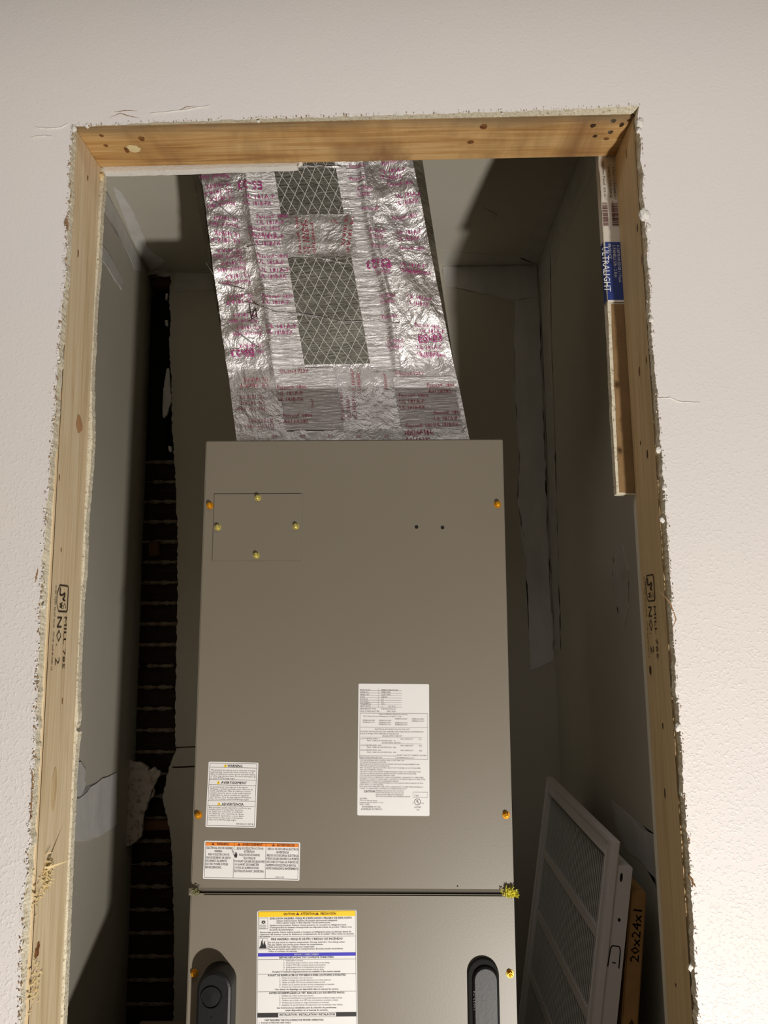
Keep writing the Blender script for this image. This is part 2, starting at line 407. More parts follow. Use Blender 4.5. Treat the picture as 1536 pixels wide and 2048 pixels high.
strip_line('paint_crack', [(70, 1165), (74, 1150), (76, 1135)], .0012, 'fuzz', wf, YF, .0004)
strip_line('paint_flap', [(1376, 1745), (1383, 1760), (1391, 1774)], .0018, 'fuzz', wf, YF, .003)
strip_line('paint_flap', [(130, 452), (133, 440), (136, 462)], .0022, 'fuzz', wf, YF, .003)
strip_line('paint_flap', [(62, 1640), (66, 1560), (64, 1540)], .0008, 'fuzz', wf, YF, .002)

# --- rough door frame of 2x4s
dr = empty('door_1', (0, 0, 0)); tag(dr, 'rough doorway framed in bare pine boards', kind='structure')
hd = box('header', (XL-.04, YW, HZ), (XR+.04, YB, HZ+.038), 'header', dr, .0015, 'orange pine header board across the top')
sl = box('stud', (XL-.038, YW, 0), (XL, YB, HZ), 'stud', dr, .0015, 'pale pine stud on the left with a grade stamp')
sr = box('stud', (XR, YW, 0), (XR+.038, YB, HZ), 'stud_r', dr, .0015, 'pine stud on the right with a grade stamp')
def ondisc(name, px, py, plane, a, b, mat, parent, rot=0, n=14, lab=None):
    """an elliptical mark lying .3 mm proud of a plane ('L','R' stud face or 'H' header underside)"""
    if plane == 'L': c = on(px, py, (XL, 0, 0), Vector((1, 0, 0))); u, v, nn = Vector((0, 1, 0)), Vector((0, 0, 1)), Vector((1, 0, 0))
    elif plane == 'R': c = on(px, py, (XR, 0, 0), Vector((1, 0, 0))); u, v, nn = Vector((0, 1, 0)), Vector((0, 0, 1)), Vector((-1, 0, 0))
    else: c = on(px, py, (0, 0, HZ), Vector((0, 0, 1))); u, v, nn = Vector((1, 0, 0)), Vector((0, 1, 0)), Vector((0, 0, -1))
    V = []
    for i in range(n):
        t = 2*PI*i/n; k = 1+random.uniform(-.16, .16); x = a*k*math.cos(t); y = b*k*math.sin(t)
        V.append(c+u*(x*math.cos(rot)-y*math.sin(rot))+v*(x*math.sin(rot)+y*math.cos(rot))+nn*.0004)
    V.append(c+nn*.0009)
    return mesh(name, V, [[i, (i+1) % n, n] for i in range(n)], mat, parent, label=lab)
for x, y, a, b, mt in ((967, 253, .0048, .006, 'knot'), (941, 284, .005, .004, 'knot'), (283, 277, .0045, .005, 'knot'), (254, 300, .004, .006, 'knot'), (1186, 251, .004, .004, 'mark'), (1244, 249, .003, .005, 'mark'), (1190, 272, .003, .003, 'mark'), (1213, 277, .004, .003, 'knot'), (203, 271, .003, .003, 'knot'), (212, 291, .003, .003, 'knot')):
    ondisc('knot', x, y, 'H', a, b, mt, hd)
for x, y in ((1227, 241), (1221, 264)): ondisc('nail_head', x, y, 'H', .0035, .004, 'metal', hd)
ondisc('chip_patch', 268, 297, 'H', .009, .009, 'splinter', hd, lab='pale gouge in the wood')
ondisc('knot', 158, 848, 'L', .010, .012, 'knotlight', sl, lab='round pale brown knot'); ondisc('knot', 158, 848, 'L', .006, .0075, 'knot', sl)
for x, y, a, b in ((175, 356, .0018, .004), (156, 507, .0018, .006), (118, 955, .0014, .004), (122, 1100, .0012, .003), (124, 1402, .0014, .004), (76, 1893, .004, .005), (73, 1905, .006, .006)):
    ondisc('knot', x, y, 'L', a, b, 'knot', sl)
for x, y, a, b in ((1279, 742, .0025, .0065), (1293, 720, .001, .005), (1295, 908, .002, .006), (1281, 886, .001, .003), (1275, 455, .0015, .006), (1253, 307, .0012, .007), (1330, 1587, .0018, .006), (1326, 1452, .0015, .004), (1284, 520, .001, .008), (1301, 1340, .004, .006), (1352, 1970, .002, .002)):
    ondisc('knot', x, y, 'R', a, b, 'mark' if b < .0065 else 'knot', sr, .1)
strip = [(1318, 1700), (1332, 1710), (1325, 1690)]
# dark gaps between drywall and stud
for nm, x, s in (('left', XL, 1), ('right', XR, -1)):
    V = []; P = []; k = 0
    z = .5
    while z < HZ:
        wv = .0012+.001*noise.noise(Vector((z*8, s, 0))); V += [(x+s*.0003, YW-.0002, z), (x+s*.0003, YW+max(.0005, wv), z)]
        if k: P.append([2*k-2, 2*k-1, 2*k+1, 2*k])
        k += 1; z += .01
    mesh('gap_line', V, P, 'gap', sl if s == 1 else sr)
# splinters on the left stud
def splinters(px, py, n, L, spread, lab):
    c = on(px, py, (XL, 0, 0), Vector((1, 0, 0))); V = []; P = []
    for i in range(n):
        o = len(V); b = c+Vector((0, random.gauss(0, spread*.6), random.gauss(0, spread))); r = random.uniform(.0007, .0018); l = random.uniform(.2, .75)*L
        d = Vector((random.uniform(.25, 1), random.uniform(-.5, .9), random.uniform(-.6, 1.0))).normalized()*l
        V += [b+Vector((0, -r, 0)), b+Vector((0, r, 0)), b+Vector((0, 0, r*1.6)), b+d*.6+Vector((0, 0, l*.15)), b+d]
        P += [[o, o+1, o+3], [o+1, o+2, o+3], [o+2, o, o+3], [o, o+3, o+4], [o+1, o+4, o+3]]
    return tag(mesh('splinters', V, P, 'splinter', sl), lab, kind='stuff')
splinters(92, 1752, 110, .014, .008, 'frayed yellow splinters round a bolt hole')
splinters(74, 1790, 50, .008, .012, 'short frayed splinters')
splinters(66, 1976, 60, .008, .014, 'short frayed splinters')
strip3 = on(88, 1742, (XL, 0, 0), Vector((1, 0, 0)))
mesh('long_splinter', [strip3, strip3+Vector((0, .003, 0)), strip3+Vector((0, 0, .004)), strip3+Vector((.028, .006, .010))], [[0, 1, 3], [1, 2, 3], [2, 0, 3]], 'splinter', sl)
ondisc('filler_smear', 108, 1575, 'L', .008, .025, 'stud_r', sl)
# grade stamps
def stamp(parent, side, px, py, sc=1):
    c = on(px, py, (XL if side > 0 else XR, 0, 0), Vector((1, 0, 0)))
    # u = reading direction (down), v = letter tops
    def fn(x, y): return c+Vector((side*.0007, side*y, -x*.75))
    k = Ink(); H = .0135
    k.text('NO.', 0, 0, H, .047).text('2', .066, 0, H*.9, .012)
    k.text('MILL 785', 0, H+.007, .0075, .086)
    # boxed maker emblem: cut-corner frame, a zigzag, WC
    def seg(a, b, t=.0011):
        a = Vector(a); b = Vector(b); n = Vector((-(b-a).y, (b-a).x)).normalized()*t; k.poly([tuple(a-n), tuple(b-n), tuple(b+n), tuple(a+n)])
    pts = [(-.052, .002), (-.052, H+.012), (-.049, H+.014), (-.012, H+.014), (-.009, H+.012), (-.009, .002)]
    for a, b in zip(pts, pts[1:]): seg(a, b)
    seg((-.052, .002), (-.038, -.004), .0008); seg((-.038, -.004), (-.022, -.004), .0008); seg((-.022, -.004), (-.009, .002), .0008)
    z = [(-.046, .006), (-.046, .012), (-.034, .012), (-.034, .006)]
    for a, b in zip([(-.048, .004), (-.036, .004), (-.036, .012), (-.040, .018), (-.034, .018), (-.029, .012)], [(-.036, .004), (-.036, .012), (-.040, .018), (-.034, .018), (-.029, .012), (-.027, .020)]): seg(a, b, .0014)
    k.text('W', -.024, .004, .009, .010, bold=.0006); k.text('C', -.023, .015, .008, .009)
    t = Ink(); t.text('PS SPF  S-DRY  KD-HT  NLGA', -.05, -.0105, .0042, .068).text('STUD 2x4 RULES 12', .024, -.0105, .0042, .062)
    k.build('grade_stamp', fn, 'ink', parent, 'black grade stamp reading NO. 2 MILL 785')
    t.build('grade_stamp', fn, 'ink', parent)
stamp(sl, 1, 114, 1234)
stamp(sr, -1, 1297, 1213)

# --- drywall on the closet side of the studs
def face_px(pts, Y): return [at(x, y, Y) for x, y in pts]
LB = [(330, 207), (353, 208), (430, 202), (534, 197), (620, 189), (700, 187), (740, 183), (810, 184), (876, 185), (940, 181), (1040, 172), (1140, 169), (1197, 163), (1300, 158), (1380, 155), (1432, 156), (1452, 155), (1458, 149), (1464, 157), (1495, 152), (1600, 146), (1748, 139), (1900, 133), (2045, 127), (2200, 120)]
V = []; P = []; fm = []; py = 330; i = 0
while py < 2190:
    p = at(interp(LB, py)+random.uniform(-.4, .4)+noise.noise(Vector((py*.05,3,0))), py, YB+.0005)
    x = max(p.x, XL+.0008)
    V += [(x, YB+.0005, p.z), (x-random.uniform(0, .0006), YI, p.z), (-.64, YB+.0005, p.z), (-.64, YI, p.z)]
    if i: a = 4*i; P += [[a-4, a-3, a+1, a], [a-4, a, a+2, a-2], [a-3, a-1, a+3, a+1]]; fm += [0, 0, 0]
    i += 1; py += 5
mesh('inner_drywall', V, P, ['gyp'], wf, label='rough cut edge of the inner drywall behind the left stud')
box('inner_drywall', (-.64, YB+.0005, 0), (XL-.002, YI, .62), 'gyp', wf)
box('inner_drywall', (XR+.0005, YB+.0005, 0), (.42, YI, CZ), 'dry', wf)
box('inner_drywall', (-.64, YB+.0005, HZ+.02), (XR, YI, CZ), 'dry', wf)
box('inner_drywall', (-.64, YB+.0005, HZ-.005), (XL-.002, YI, HZ+.02), 'dry', wf)
hb = [(203, 343), (260, 342), (330, 340), (420, 337), (520, 334), (594, 331), (598, 318), (203, 318)]
prism('inner_drywall', face_px(jag(hb, 12, .8, skip=(6, 7)), YB+.0006), (0, .0125, 0), 'filler', wf, 'white strip of inner drywall hanging below the header')
lump('plaster_lump', at(203, 352, YB), .004, wf, mat='splinter', seed=31); lump('plaster_lump', at(600, 327, YB), .004, wf, seed=32)

# --- drywall offcut strip beside the right stud, with its end tape
oc = empty('drywall_offcut', tuple(at(1240, 800, YB+.006)))
tag(oc, 'narrow drywall strip with brown paper face and blue end tape behind right stud', 'drywall strip')
def wl(o, pts): return [Vector(p)-o.location for p in pts]
body = [(1196, 300), (1207, 480), (1215, 606), (1221, 760), (1229, 920), (1233, 988)]
pr = [(px, py) for px, py in body]+[(1275, 990), (1262, 800), (1248, 560), (1235, 300)]
prism('gypsum_core', wl(oc, face_px(jag(pr, 18, .7, skip=(5, 6, 7, 8, 9)), YB+.0006)), (0, .0127, 0), 'gyp', oc, 'chalky cut edges')
pf = [(1222, 608), (1228, 760), (1236, 920), (1239, 985)]
prism('paper_face', wl(oc, face_px(jag(pf, 20, .8, skip=(3,))+[(1275, 986), (1262, 800), (1248, 608)], YB)), (0, .0005, 0), 'kraft', oc)
tp = face_px([(1197, 300), (1208, 480), (1216, 604), (1255, 604), (1240, 300)], YB-.0002)
prism('end_tape', wl(oc, tp), (0, .0006, 0), 'endtape', oc, 'cream and blue printed end tape')
# tape on the return edge
lo = [at(1197, 300, YB), at(1208, 480, YB), at(1216, 604, YB)]
V = []
for p in lo: V += [p+Vector((-.0016, -.0002, 0))-oc.location, p+Vector((-.0016, .0128, 0))-oc.location]
mesh('end_tape', V, [[0, 1, 3, 2], [2, 3, 5, 4]], 'endtape', oc)
def px3(pts, dy): return wl(oc, face_px(pts, YB-dy))
bl = px3([(1210, 484), (1247, 484), (1255, 602), (1216, 602)], .0006); et = mesh('blue_panel', bl, [[0, 1, 2, 3]], 'endblue', oc)
V = []
for p in (at(1208.5, 484, YB), at(1216, 602, YB)): V += [p+Vector((-.002, -.0006, 0))-oc.location, p+Vector((-.002, .0124, 0))-oc.location]
mesh('blue_panel', V, [[0, 1, 3, 2]], 'endblue', oc)
mesh('cream_band', px3([(1216, 600), (1255, 600), (1255, 604), (1216, 604)], .0008), [[0, 1, 2, 3]], 'filler', oc)
ax0 = at(1203, 330, YB); dvx = (at(1216, 604, YB)-at(1197, 300, YB)).normalized()
def tape_ink(px, py, items, mat, hgt, wdt, name='tape_print'):
    c = at(px, py, YB-.001)-oc.location; d = dvx; u = Vector((-d.z, 0, d.x))
    u = -u if u.x < 0 else u
    k = Ink(); 
    for t, yy in items: k.text(t, 0, yy, hgt, wdt)
    k.build(name, lambda x, y: c+d*x+u*y, mat, oc)
tape_ink(1224, 335, [('1 Pano / 1 PANNEAU', .0)], 'ink', .0035, .048)
tape_ink(1216, 330, [('1 paquete / 2 PACKAGE', .0)], 'ink', .0035, .050)
tape_ink(1204, 322, [('Gypsum Panel  1/2 in', .0)], 'grey', .003, .055)
tape_ink(1233, 490, [('4 CAPTION EDGE / 1 Panel', .0)], 'whiteink', .004, .055)
tape_ink(1225, 490, [('2 PANELS 5/8 - 2 Bds', .0)], 'whiteink', .004, .048)
tape_ink(1216, 488, [('PRODUCT', .0)], 'whiteink', .004, .022)
tape_ink(1208, 494, [('ULTRALIGHT', -.003)], 'whiteink', .009, .066)
tape_ink(1223, 402, [('0 48147 1100', 0)], 'barcode', .0032, .030)
def bars(px, py, wd, n, L):
    c = at(px, py, YB-.001)-oc.location; d = dvx; u = Vector((-d.z, 0, d.x)); u = -u if u.x < 0 else u; k = Ink(); x = 0; rs = random.Random(4)
    while x < L:
        t = rs.choice((.0006, .0010, .0016)); k.rect(x, 0, x+t, wd); x += t+rs.choice((.0007, .0011, .0016))
    k.build('barcode', lambda x, y: c+d*x+u*y, 'barcode', oc)
bars(1204, 406, .0075, 24, .036); bars(1222, 406, .009, 24, .036)

# --- closet walls
PLp, PLn = Vector((-.69, 2.03, 0)), Vector((1.0, .0902, 0)).normalized()   # left wall runs from (-.60,1.03) to (-.69,2.03)
wlft = mesh('wall_left', [(-.60, 1.029, 0), (-.6965, 2.10, 0), (-.6965, 2.10, CZ), (-.60, 1.029, CZ), (-.64, 1.029, 0), (-.74, 2.10, 0), (-.74, 2.10, CZ), (-.64, 1.029, CZ)],
            [[0, 1, 2, 3], [7, 6, 5, 4], [0, 3, 7, 4], [1, 5, 6, 2]], 'dry'); tag(wlft, 'unpainted drywall on the left of the closet', kind='structure')
XRW = .405
wr = box('wall_right', (XRW, 1.029, 0), (XRW+.03, 2.10, CZ), 'dry'); tag(wr, 'unpainted drywall on the right of the closet', kind='structure')
# back wall with an open strip in its left corner
CAV = [(545, 340), (560, 342), (590, 338), (640, 341), (700, 338), (760, 343), (860, 344), (940, 350), (1000, 352), (1060, 355), (1200, 355), (1350, 352), (1440, 350), (1500, 352), (1545, 335), (1600, 325), (1660, 340), (1740, 345), (1900, 348), (2200, 345)]
V = []; P = []; py = 545; i = 0
while py < 2195:
    p = at(interp(CAV, py)+random.uniform(-1.5, 1.5), py, YBK); V += [p, p+Vector((0, .013, 0)), Vector((.44, YBK, p.z)), Vector((.44, YBK+.013, p.z))]
    if i: a = 4*i; P += [[a-4, a-2, a+2, a], [a-4, a, a+1, a-3], [a-3, a+1, a+3, a-1]]
    i += 1; py += 6
zt = V[0][2]; zb = V[-4][2]; xb = V[-4][0]
o = len(V); V += [Vector(q) for q in ((-.72, YBK, zt), (.44, YBK, zt), (.44, YBK, CZ), (-.72, YBK, CZ), (-.72, YBK+.013, zt), (V[0][0], YBK+.013, zt), (V[0][0], YBK, zt), (-.72, YBK, 0), (.44, YBK, 0), (.44, YBK, zb), (-.72, YBK, zb))]
P += [[o, o+1, o+2, o+3], [o, o+4, o+5, o+6], [o+7, o+8, o+9, o+10]]
wb = mesh('wall_back', V, P, 'dry'); tag(wb, 'unpainted drywall at the back of the closet with an open gap in the left corner', kind='structure')
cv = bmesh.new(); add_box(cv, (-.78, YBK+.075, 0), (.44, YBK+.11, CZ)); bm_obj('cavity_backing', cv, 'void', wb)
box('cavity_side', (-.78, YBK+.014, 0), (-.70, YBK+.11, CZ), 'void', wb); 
# laths with plaster squeezed between them
zr = at(310, 925, YBK+.05).z; pitch = (zr-at(310, 1504, YBK+.05).z)/14
x0, x1 = -.70, at(352, 1200, YBK+.05).x+.02
random.seed(11)
def lath_mesh(s):
    bm = bmesh.new(); add_box(bm, (0, 0, 0), (x1-x0, .012, pitch-.011), .001); me = bpy.data.meshes.new('lath'); bm.to_mesh(me); bm.free(); me.materials.append(M['lath']); return me
lm = lath_mesh(0)
def ridge_mesh(seed, full):
    rr = random.Random(seed); V = []; P = []; n = 14; W = x1-x0
    a0, a1 = (0, n) if full else (rr.randint(0, 4), rr.randint(9, n))
    for i in range(n+1):
        x = W*i/n; t = .0045+rr.uniform(-.0015, .002) if a0 <= i <= a1 else .0006; d = rr.uniform(.002, .009)
        V += [(x, -.001, -t), (x, -d, -t*.3), (x, -d, t*.6), (x, 0, t)]
        if i: a = 4*i; P += [[a-4, a-3, a+1, a], [a-3, a-2, a+2, a+1], [a-2, a-1, a+3, a+2]]
    me = bpy.data.meshes.new('plaster_ridge'); me.from_pydata(V, [], P); me.materials.append(M['key']); return me
rms = [ridge_mesh(i, i < 3) for i in range(6)]
k = 0; z = zr
while z > .05:
    l = bpy.data.objects.new('lath', lm); COL.objects.link(l); l.parent = wb; l.location = (x0, YBK+.05+random.uniform(-.002, .002), z-pitch+.0055)
    r = bpy.data.objects.new('plaster_ridge', rms[(k*5+k//3) % 6]); COL.objects.link(r); r.parent = wb; r.location = (x0, YBK+.05, z)
    z -= pitch; k += 1
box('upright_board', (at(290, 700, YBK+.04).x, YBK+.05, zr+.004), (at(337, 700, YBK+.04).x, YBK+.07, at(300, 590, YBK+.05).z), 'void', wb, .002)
box('wood_block', (at(297, 560, YBK+.03).x, YBK+.03, at(300, 572, YBK+.03).z), (at(341, 560, YBK+.03).x, YBK+.07, at(300, 552, YBK+.03).z), 'oldwood', wb, .002, 'short brown wood block at the top of the gap')
box('wood_block', (at(283, 1660, YBK+.02).x, YBK+.02, at(300, 1661, YBK+.02).z), (at(343, 1660, YBK+.02).x, YBK+.05, at(300, 1642, YBK+.02).z), 'oldwood', wb, .002, 'brown wood block across the gap')
box('pipe_stub', (at(297, 1110, YBK+.035).x, YBK+.03, at(300, 1112, YBK+.03).z), (at(318, 1110, YBK+.035).x, YBK+.05, at(300, 1082, YBK+.03).z), 'oldwood', wb, .004)
def patch(name, pts, where, mat, parent, step=9, amp=1.5, th=.0016, lab=None, skip=()):
    pp = jag(pts, step, amp, skip)
    if where == 'B': Q = [at(x, y, YBK-.0002) for x, y in pp]; off = (0, -th, 0)
    elif where == 'L': Q = [on(x, y, PLp, PLn) for x, y in pp]; off = PLn*th
    elif where == 'R': Q = [on(x, y, (XRW, 0, 0), Vector((1, 0, 0))) for x, y in pp]; off = (-th, 0, 0)
    elif where == 'C': Q = [on(x, y, (0, 0, CZ), Vector((0, 0, 1))) for x, y in pp]; off = (0, 0, -th)
    else: Q = [at(x, y, where) for x, y in pp]; off = (0, th, 0)
    return prism(name, Q, off, mat, parent, lab)
patch('torn_drywall', [(256, 1522), (278, 1524), (297, 1538), (293, 1549), (306, 1536), (321, 1544), (316, 1556), (308, 1570), (306, 1592), (292, 1604), (294, 1616), (286, 1628), (283, 1672), (262, 1690), (236, 1694), (225, 1600), (240, 1530)], YBK-.012, 'torn', wb, 4, 1.6, .011, 'pale torn drywall remnant with a ragged edge')
for pts in ([(331, 588), (335, 586), (334, 598), (330, 600)], [(330, 640), (334, 640), (335, 653), (330, 650)], [(334, 738), (338, 736), (340, 770), (343, 800), (334, 828), (327, 836), (324, 822), (329, 800), (327, 778)], [(336, 892), (343, 893), (342, 904), (337, 902)]):
    patch('plaster_flake', pts, YBK-.002, 'mud', wb, 4, 1.0, .008)
patch('paper_flap', [(281, 536), (300, 530), (312, 528), (336, 545), (346, 549), (330, 553), (300, 549), (290, 560), (284, 548)], YBK-.006, 'mud2', wb, 6, 1.2, .002, 'loose flap of joint paper above the gap')
patch('cut_line', [(345, 1533), (400, 1531), (400, 1534), (345, 1536)], 'B', 'mark', wb, 12, .4, .0006)
patch('cut_line', [(345, 1494), (404, 1492), (404, 1494), (345, 1496)], 'B', 'mark', wb, 12, .4, .0006)
# joint compound
patch('joint_compound', [(350, 548), (440, 545), (450, 578), (348, 584)], 'B', 'mud2', wb)
patch('joint_compound', [(885, 534), (1074, 531), (1076, 592), (1030, 600), (890, 572)], 'B', 'mud', wb, 9, 1.5)
patch('joint_compound', [(1030, 603), (1077, 592), (1106, 1320), (1062, 1340), (1050, 1100), (1036, 1000), (1040, 900), (1030, 780)], 'B', 'mud', wb, 14, 2.5)
patch('joint_compound', [(1128, 320), (1150, 330), (1123, 400), (1075, 528), (1040, 516)], 'C', 'mud2', cl, 14, 1.5, .0006)
patch('joint_compound', [(885, 500), (1040, 512), (1070, 527), (886, 530)], 'C', 'mud2', cl, 14, 1.5, .0006)
patch('joint_compound', [(1170, 300), (1194, 330), (1120, 490), (1100, 560), (1122, 1300), (1110, 1300), (1079, 545), (1129, 398)], 'R', 'mud2', wr, 16, 1.2, .0006)
patch('joint_compound', [(1235, 1085), (1244, 1090), (1257, 1140), (1258, 1215), (1250, 1256), (1238, 1230), (1226, 1160), (1228, 1110)], 'R', 'mud2', wr, 10, 1.2, .0006, lab='thin smear of joint compound')
patch('joint_compound', [(1225, 1600), (1262, 1636), (1285, 1662), (1330, 1676), (1345, 1850), (1320, 1770), (1288, 1730), (1255, 1700), (1230, 1650)], 'R', 'mud', wr, 12, 2, .0006)
patch('joint_compound', [(120, 1600), (158, 1598), (180, 1575), (204, 1558), (232, 1545), (234, 1650), (200, 1672), (170, 1682), (120, 1680)], 'L', 'mud', wlft, 10, 1.5, lab='broad swipe of white joint compound low on the left wall')
patch('joint_compound', [(140, 1528), (160, 1524), (170, 1540), (168, 1575), (160, 1592), (140, 1594)], 'L', 'mud', wlft, 8, 1)
patch('joint_compound', [(196, 355), (206, 372), (230, 420), (252, 462), (290, 545), (270, 540), (252, 500), (225, 450), (198, 410)], 'L', 'mud', wlft, 12, 1.2, .0006)
patch('joint_compound', [(226, 374), (243, 385), (262, 415), (300, 500), (330, 522), (302, 541), (262, 474)], 'C', 'mud', cl, 10, 1.0, .0006)
patch('joint_compound', [(196, 480), (215, 505), (245, 560), (243, 580), (220, 545), (196, 510)], 'L', 'mud', wlft, 10, 1.2)
patch('joint_compound', [(966, 415), (995, 430), (990, 436), (968, 424)], 'C', 'mud2', cl, 6, 1)
# raised platform that the unit stands on (below the frame)
pf_ = box('platform', (-.60, 1.06, 0), (.40, 1.90, .5605), 'floor', None, .002); tag(pf_, 'plain return-air platform under the air handler', 'platform')

# ============================================================ AIR HANDLER
DU = 1.15; TILT = math.radians(.6)
UO = Vector((-.064, DU, .565)); ah = empty('air_handler', UO, (0, TILT, 0))
tag(ah, 'tall greige metal air handler cabinet with warning labels standing in the closet', 'air handler')
UI = (Matrix.Translation(UO) @ Matrix.Rotation(TILT, 4, 'Y')).inverted()
def U(px, py, dy=0):
    """pixel on the plane of the cabinet front -> cabinet coordinates (x, z)"""
    p = UI @ at(px, py, DU+dy); return p.x, p.z
xa, zt_ = U(412, 881); xb_, _z = U(1004, 881); _a, zg = U(700, 1786); xl2, _ = U(380, 1786); xr2, _ = U(1030, 1786)
hw = (xb_-xa)/2; xc = (xb_+xa)/2; UL, UR = (xa+xl2)/2, (xb_+xr2)/2
UD = .56
def casing():
    bm = bmesh.new(); add_box(bm, (UL+.004, .022, 0), (UR-.004, UD, zt_-.002), .003); return bm
body_ = bm_obj('cabinet', casing(), 'unit', ah)
def panel(name, z0, z1, lab):
    """folded sheet-metal door: front skin with flanges turned back"""
    bm = bmesh.new(); add_box(bm, (UL, 0, z0), (UR, .022, z1), .0018)
    return bm_obj(name, bm, 'unit', ah, label=lab)
up = panel('access_panel', zg+.0032, zt_, 'upper door panel with rating label')
# lower panel, with stadium openings
lp = panel('access_panel', 0.02, zg-.0018, 'lower door panel with two black grommets')
box('panel_gap', (UL+.004, .004, zg-.004), (UR-.004, .021, zg+.005), 'seam', ah)
mesh('panel_lip', [(UL+.012, -.0022, zg+.0030), (UR-.012, -.0022, zg+.0030), (UR-.012, -.0001, zg+.006), (UL+.012, -.0001, zg+.006), (UL+.012, 0.004, zg+.0030), (UR-.012, .004, zg+.0030)], [[0, 1, 2, 3], [0, 4, 5, 1]], 'unit', up)
# hex-washer screws
def screw(px, py, mat, parent, dark=.0058):
    x, z = U(px, py); bm = bmesh.new()
    bmesh.ops.create_cone(bm, cap_ends=True, segments=20, radius1=.0056, radius2=.0050, depth=.0014, matrix=Matrix.Translation((x, -.0009, z)) @ Matrix.Rotation(PI/2, 4, 'X'))
    bmesh.ops.create_cone(bm, cap_ends=True, segments=6, radius1=.0040, radius2=.0036, depth=.0046, matrix=Matrix.Translation((x, -.0038, z)) @ Matrix.Rotation(PI/2, 4, 'X'))
    bmesh.ops.create_uvsphere(bm, u_segments=10, v_segments=6, radius=.0030, matrix=Matrix.Translation((x, -.0058, z)) @ Matrix.Diagonal((1, .45, 1, 1)))
    return bm_obj('screw', bm, mat, parent)
for px_, py_ in ((420, 1011), (995, 1009), (397, 1630), (1012, 1630)): screw(px_, py_, 'brass', up)
for px_, py_ in ((389, 1946), (1020, 1947)): screw(px_, py_, 'brass', lp)
# cover plate with four pale screws
c1, c2 = U(429, 988); c3, c4 = U(603, 1121)
cp = box('cover_plate', (c1, -.0011, c4), (c3, .001, c2), 'unit', up, .0003)
k = Ink(); k.rect(c1-.0007, c4, c1, c2+.0008).rect(c1, c2, c3-.004, c2+.0008); k.build('plate_seam', lambda x, y: (x, -.00025, y), 'seam', up)
for px_, py_ in ((516, 996), (436, 1055), (592, 1053), (513, 1111)): screw(px_, py_, 'palebrass', up)
for px_, py_ in ((833, 1054), (885, 1055), (915, 1772)):
    x, z = U(px_, py_); k = Ink(); rr = .0028 if py_ < 1500 else .001; k.poly([(x+rr*math.cos(a*PI/7), z+rr*math.sin(a*PI/7)) for a in range(14)]); k.build('screw_hole', lambda a, b: (a, -.0003, b), 'hole', up)
# rubber grommets
def stadium(cx, zt, zb, r, n=12, g=0):
    r = r-g; return [(cx+r*math.cos(a*PI/n), zt-r-g+r*math.sin(a*PI/n)) for a in range(n+1)]+[(cx-r*math.cos(a*PI/n), zb+r+g-r*math.sin(a*PI/n)) for a in range(n+1)]
def stad_solid(name, cx, zt, zb, r, y0, y1, mat, parent, bev=.003, lab=None):
    n = 16; L = [(0, y0), (0, y1+bev), (bev*.3, y1+bev*.3), (bev, y1)]; V = []; P = []; c = 2*(n+1)
    for g, y in L: V += [(x, y, z) for x, z in stadium(cx, zt, zb, r, n, g)]
    for k_ in range(len(L)-1):
        for i in range(c): j = (i+1) % c; P.append([k_*c+i, k_*c+j, (k_+1)*c+j, (k_+1)*c+i])
    P.append([(len(L)-1)*c+i for i in range(c)]); return mesh(name, V, P, mat, parent, smooth=False, label=lab)
gx, gz = U(438, 1900); gl, _ = U(405, 1960); gr, _ = U(473, 1960); _, gzb = U(438, 2210)
gcx = (gl+gr)/2; gR = (gr-gl)/2
g1 = stad_solid('grommet', gcx, U(438, 1922)[1], gzb, gR, 0, -.034, 'rubber', lp, .004, 'thick black rubber grommet with round knock-outs, on the left')
for cz_ in (U(434, 1972)[1], U(434, 2050)[1], U(434, 2128)[1]):
    V = []; P = []; n = 28; cx_ = gcx-.003; pro = [(.0150, -.0341), (.0142, -.0362), (.0128, -.0362), (.0122, -.0341), (.0118, -.0341), (.0, -.0345)]
    for rr, yy in pro: V += [(cx_+rr*math.cos(2*PI*i/n), yy, cz_+rr*math.sin(2*PI*i/n)) for i in range(n)]
    for q in range(len(pro)-1):
        for i in range(n): j = (i+1) % n; P.append([q*n+i, q*n+j, (q+1)*n+j, (q+1)*n+i])
    mesh('knock_out_ring', V, P, 'rubber', g1)
x, z = U(435, 2010); bm = bmesh.new(); bmesh.ops.create_uvsphere(bm, u_segments=8, v_segments=6, radius=.0012, matrix=Matrix.Translation((x, -.034, z))); bm_obj('mould_pip', bm, 'rubber', g1)
hl, _ = U(934, 1960); hr, _ = U(996, 1960); g2cx = (hl+hr)/2; hR = (hr-hl)/2; hz = U(965, 1914)[1]
g2 = stad_solid('grommet', g2cx+.001, hz, U(965, 2230)[1], hR, 0, -.006, 'hole', lp, .002, 'flat black rubber plug set in a rim, on the right')
stad_solid('plug_face', g2cx+.0035, U(965, 1927)[1], U(965, 2225)[1], hR-.0035, -.004, -.011, 'rubber', g2, .003)
x, z = U(967, 1997); k = Ink(); k.ring(x, z, .0012, .0026, 14); k.build('mould_mark', lambda a, b: (a, -.0113, b), 'grey', g2)
k = Ink(); k.text('10033-24', U(950, 2012)[0], U(950, 2012)[1], .0032, .024, rot=PI/2); k.build('mould_mark', lambda a, b: (a, -.0113, b), 'grey', g2)
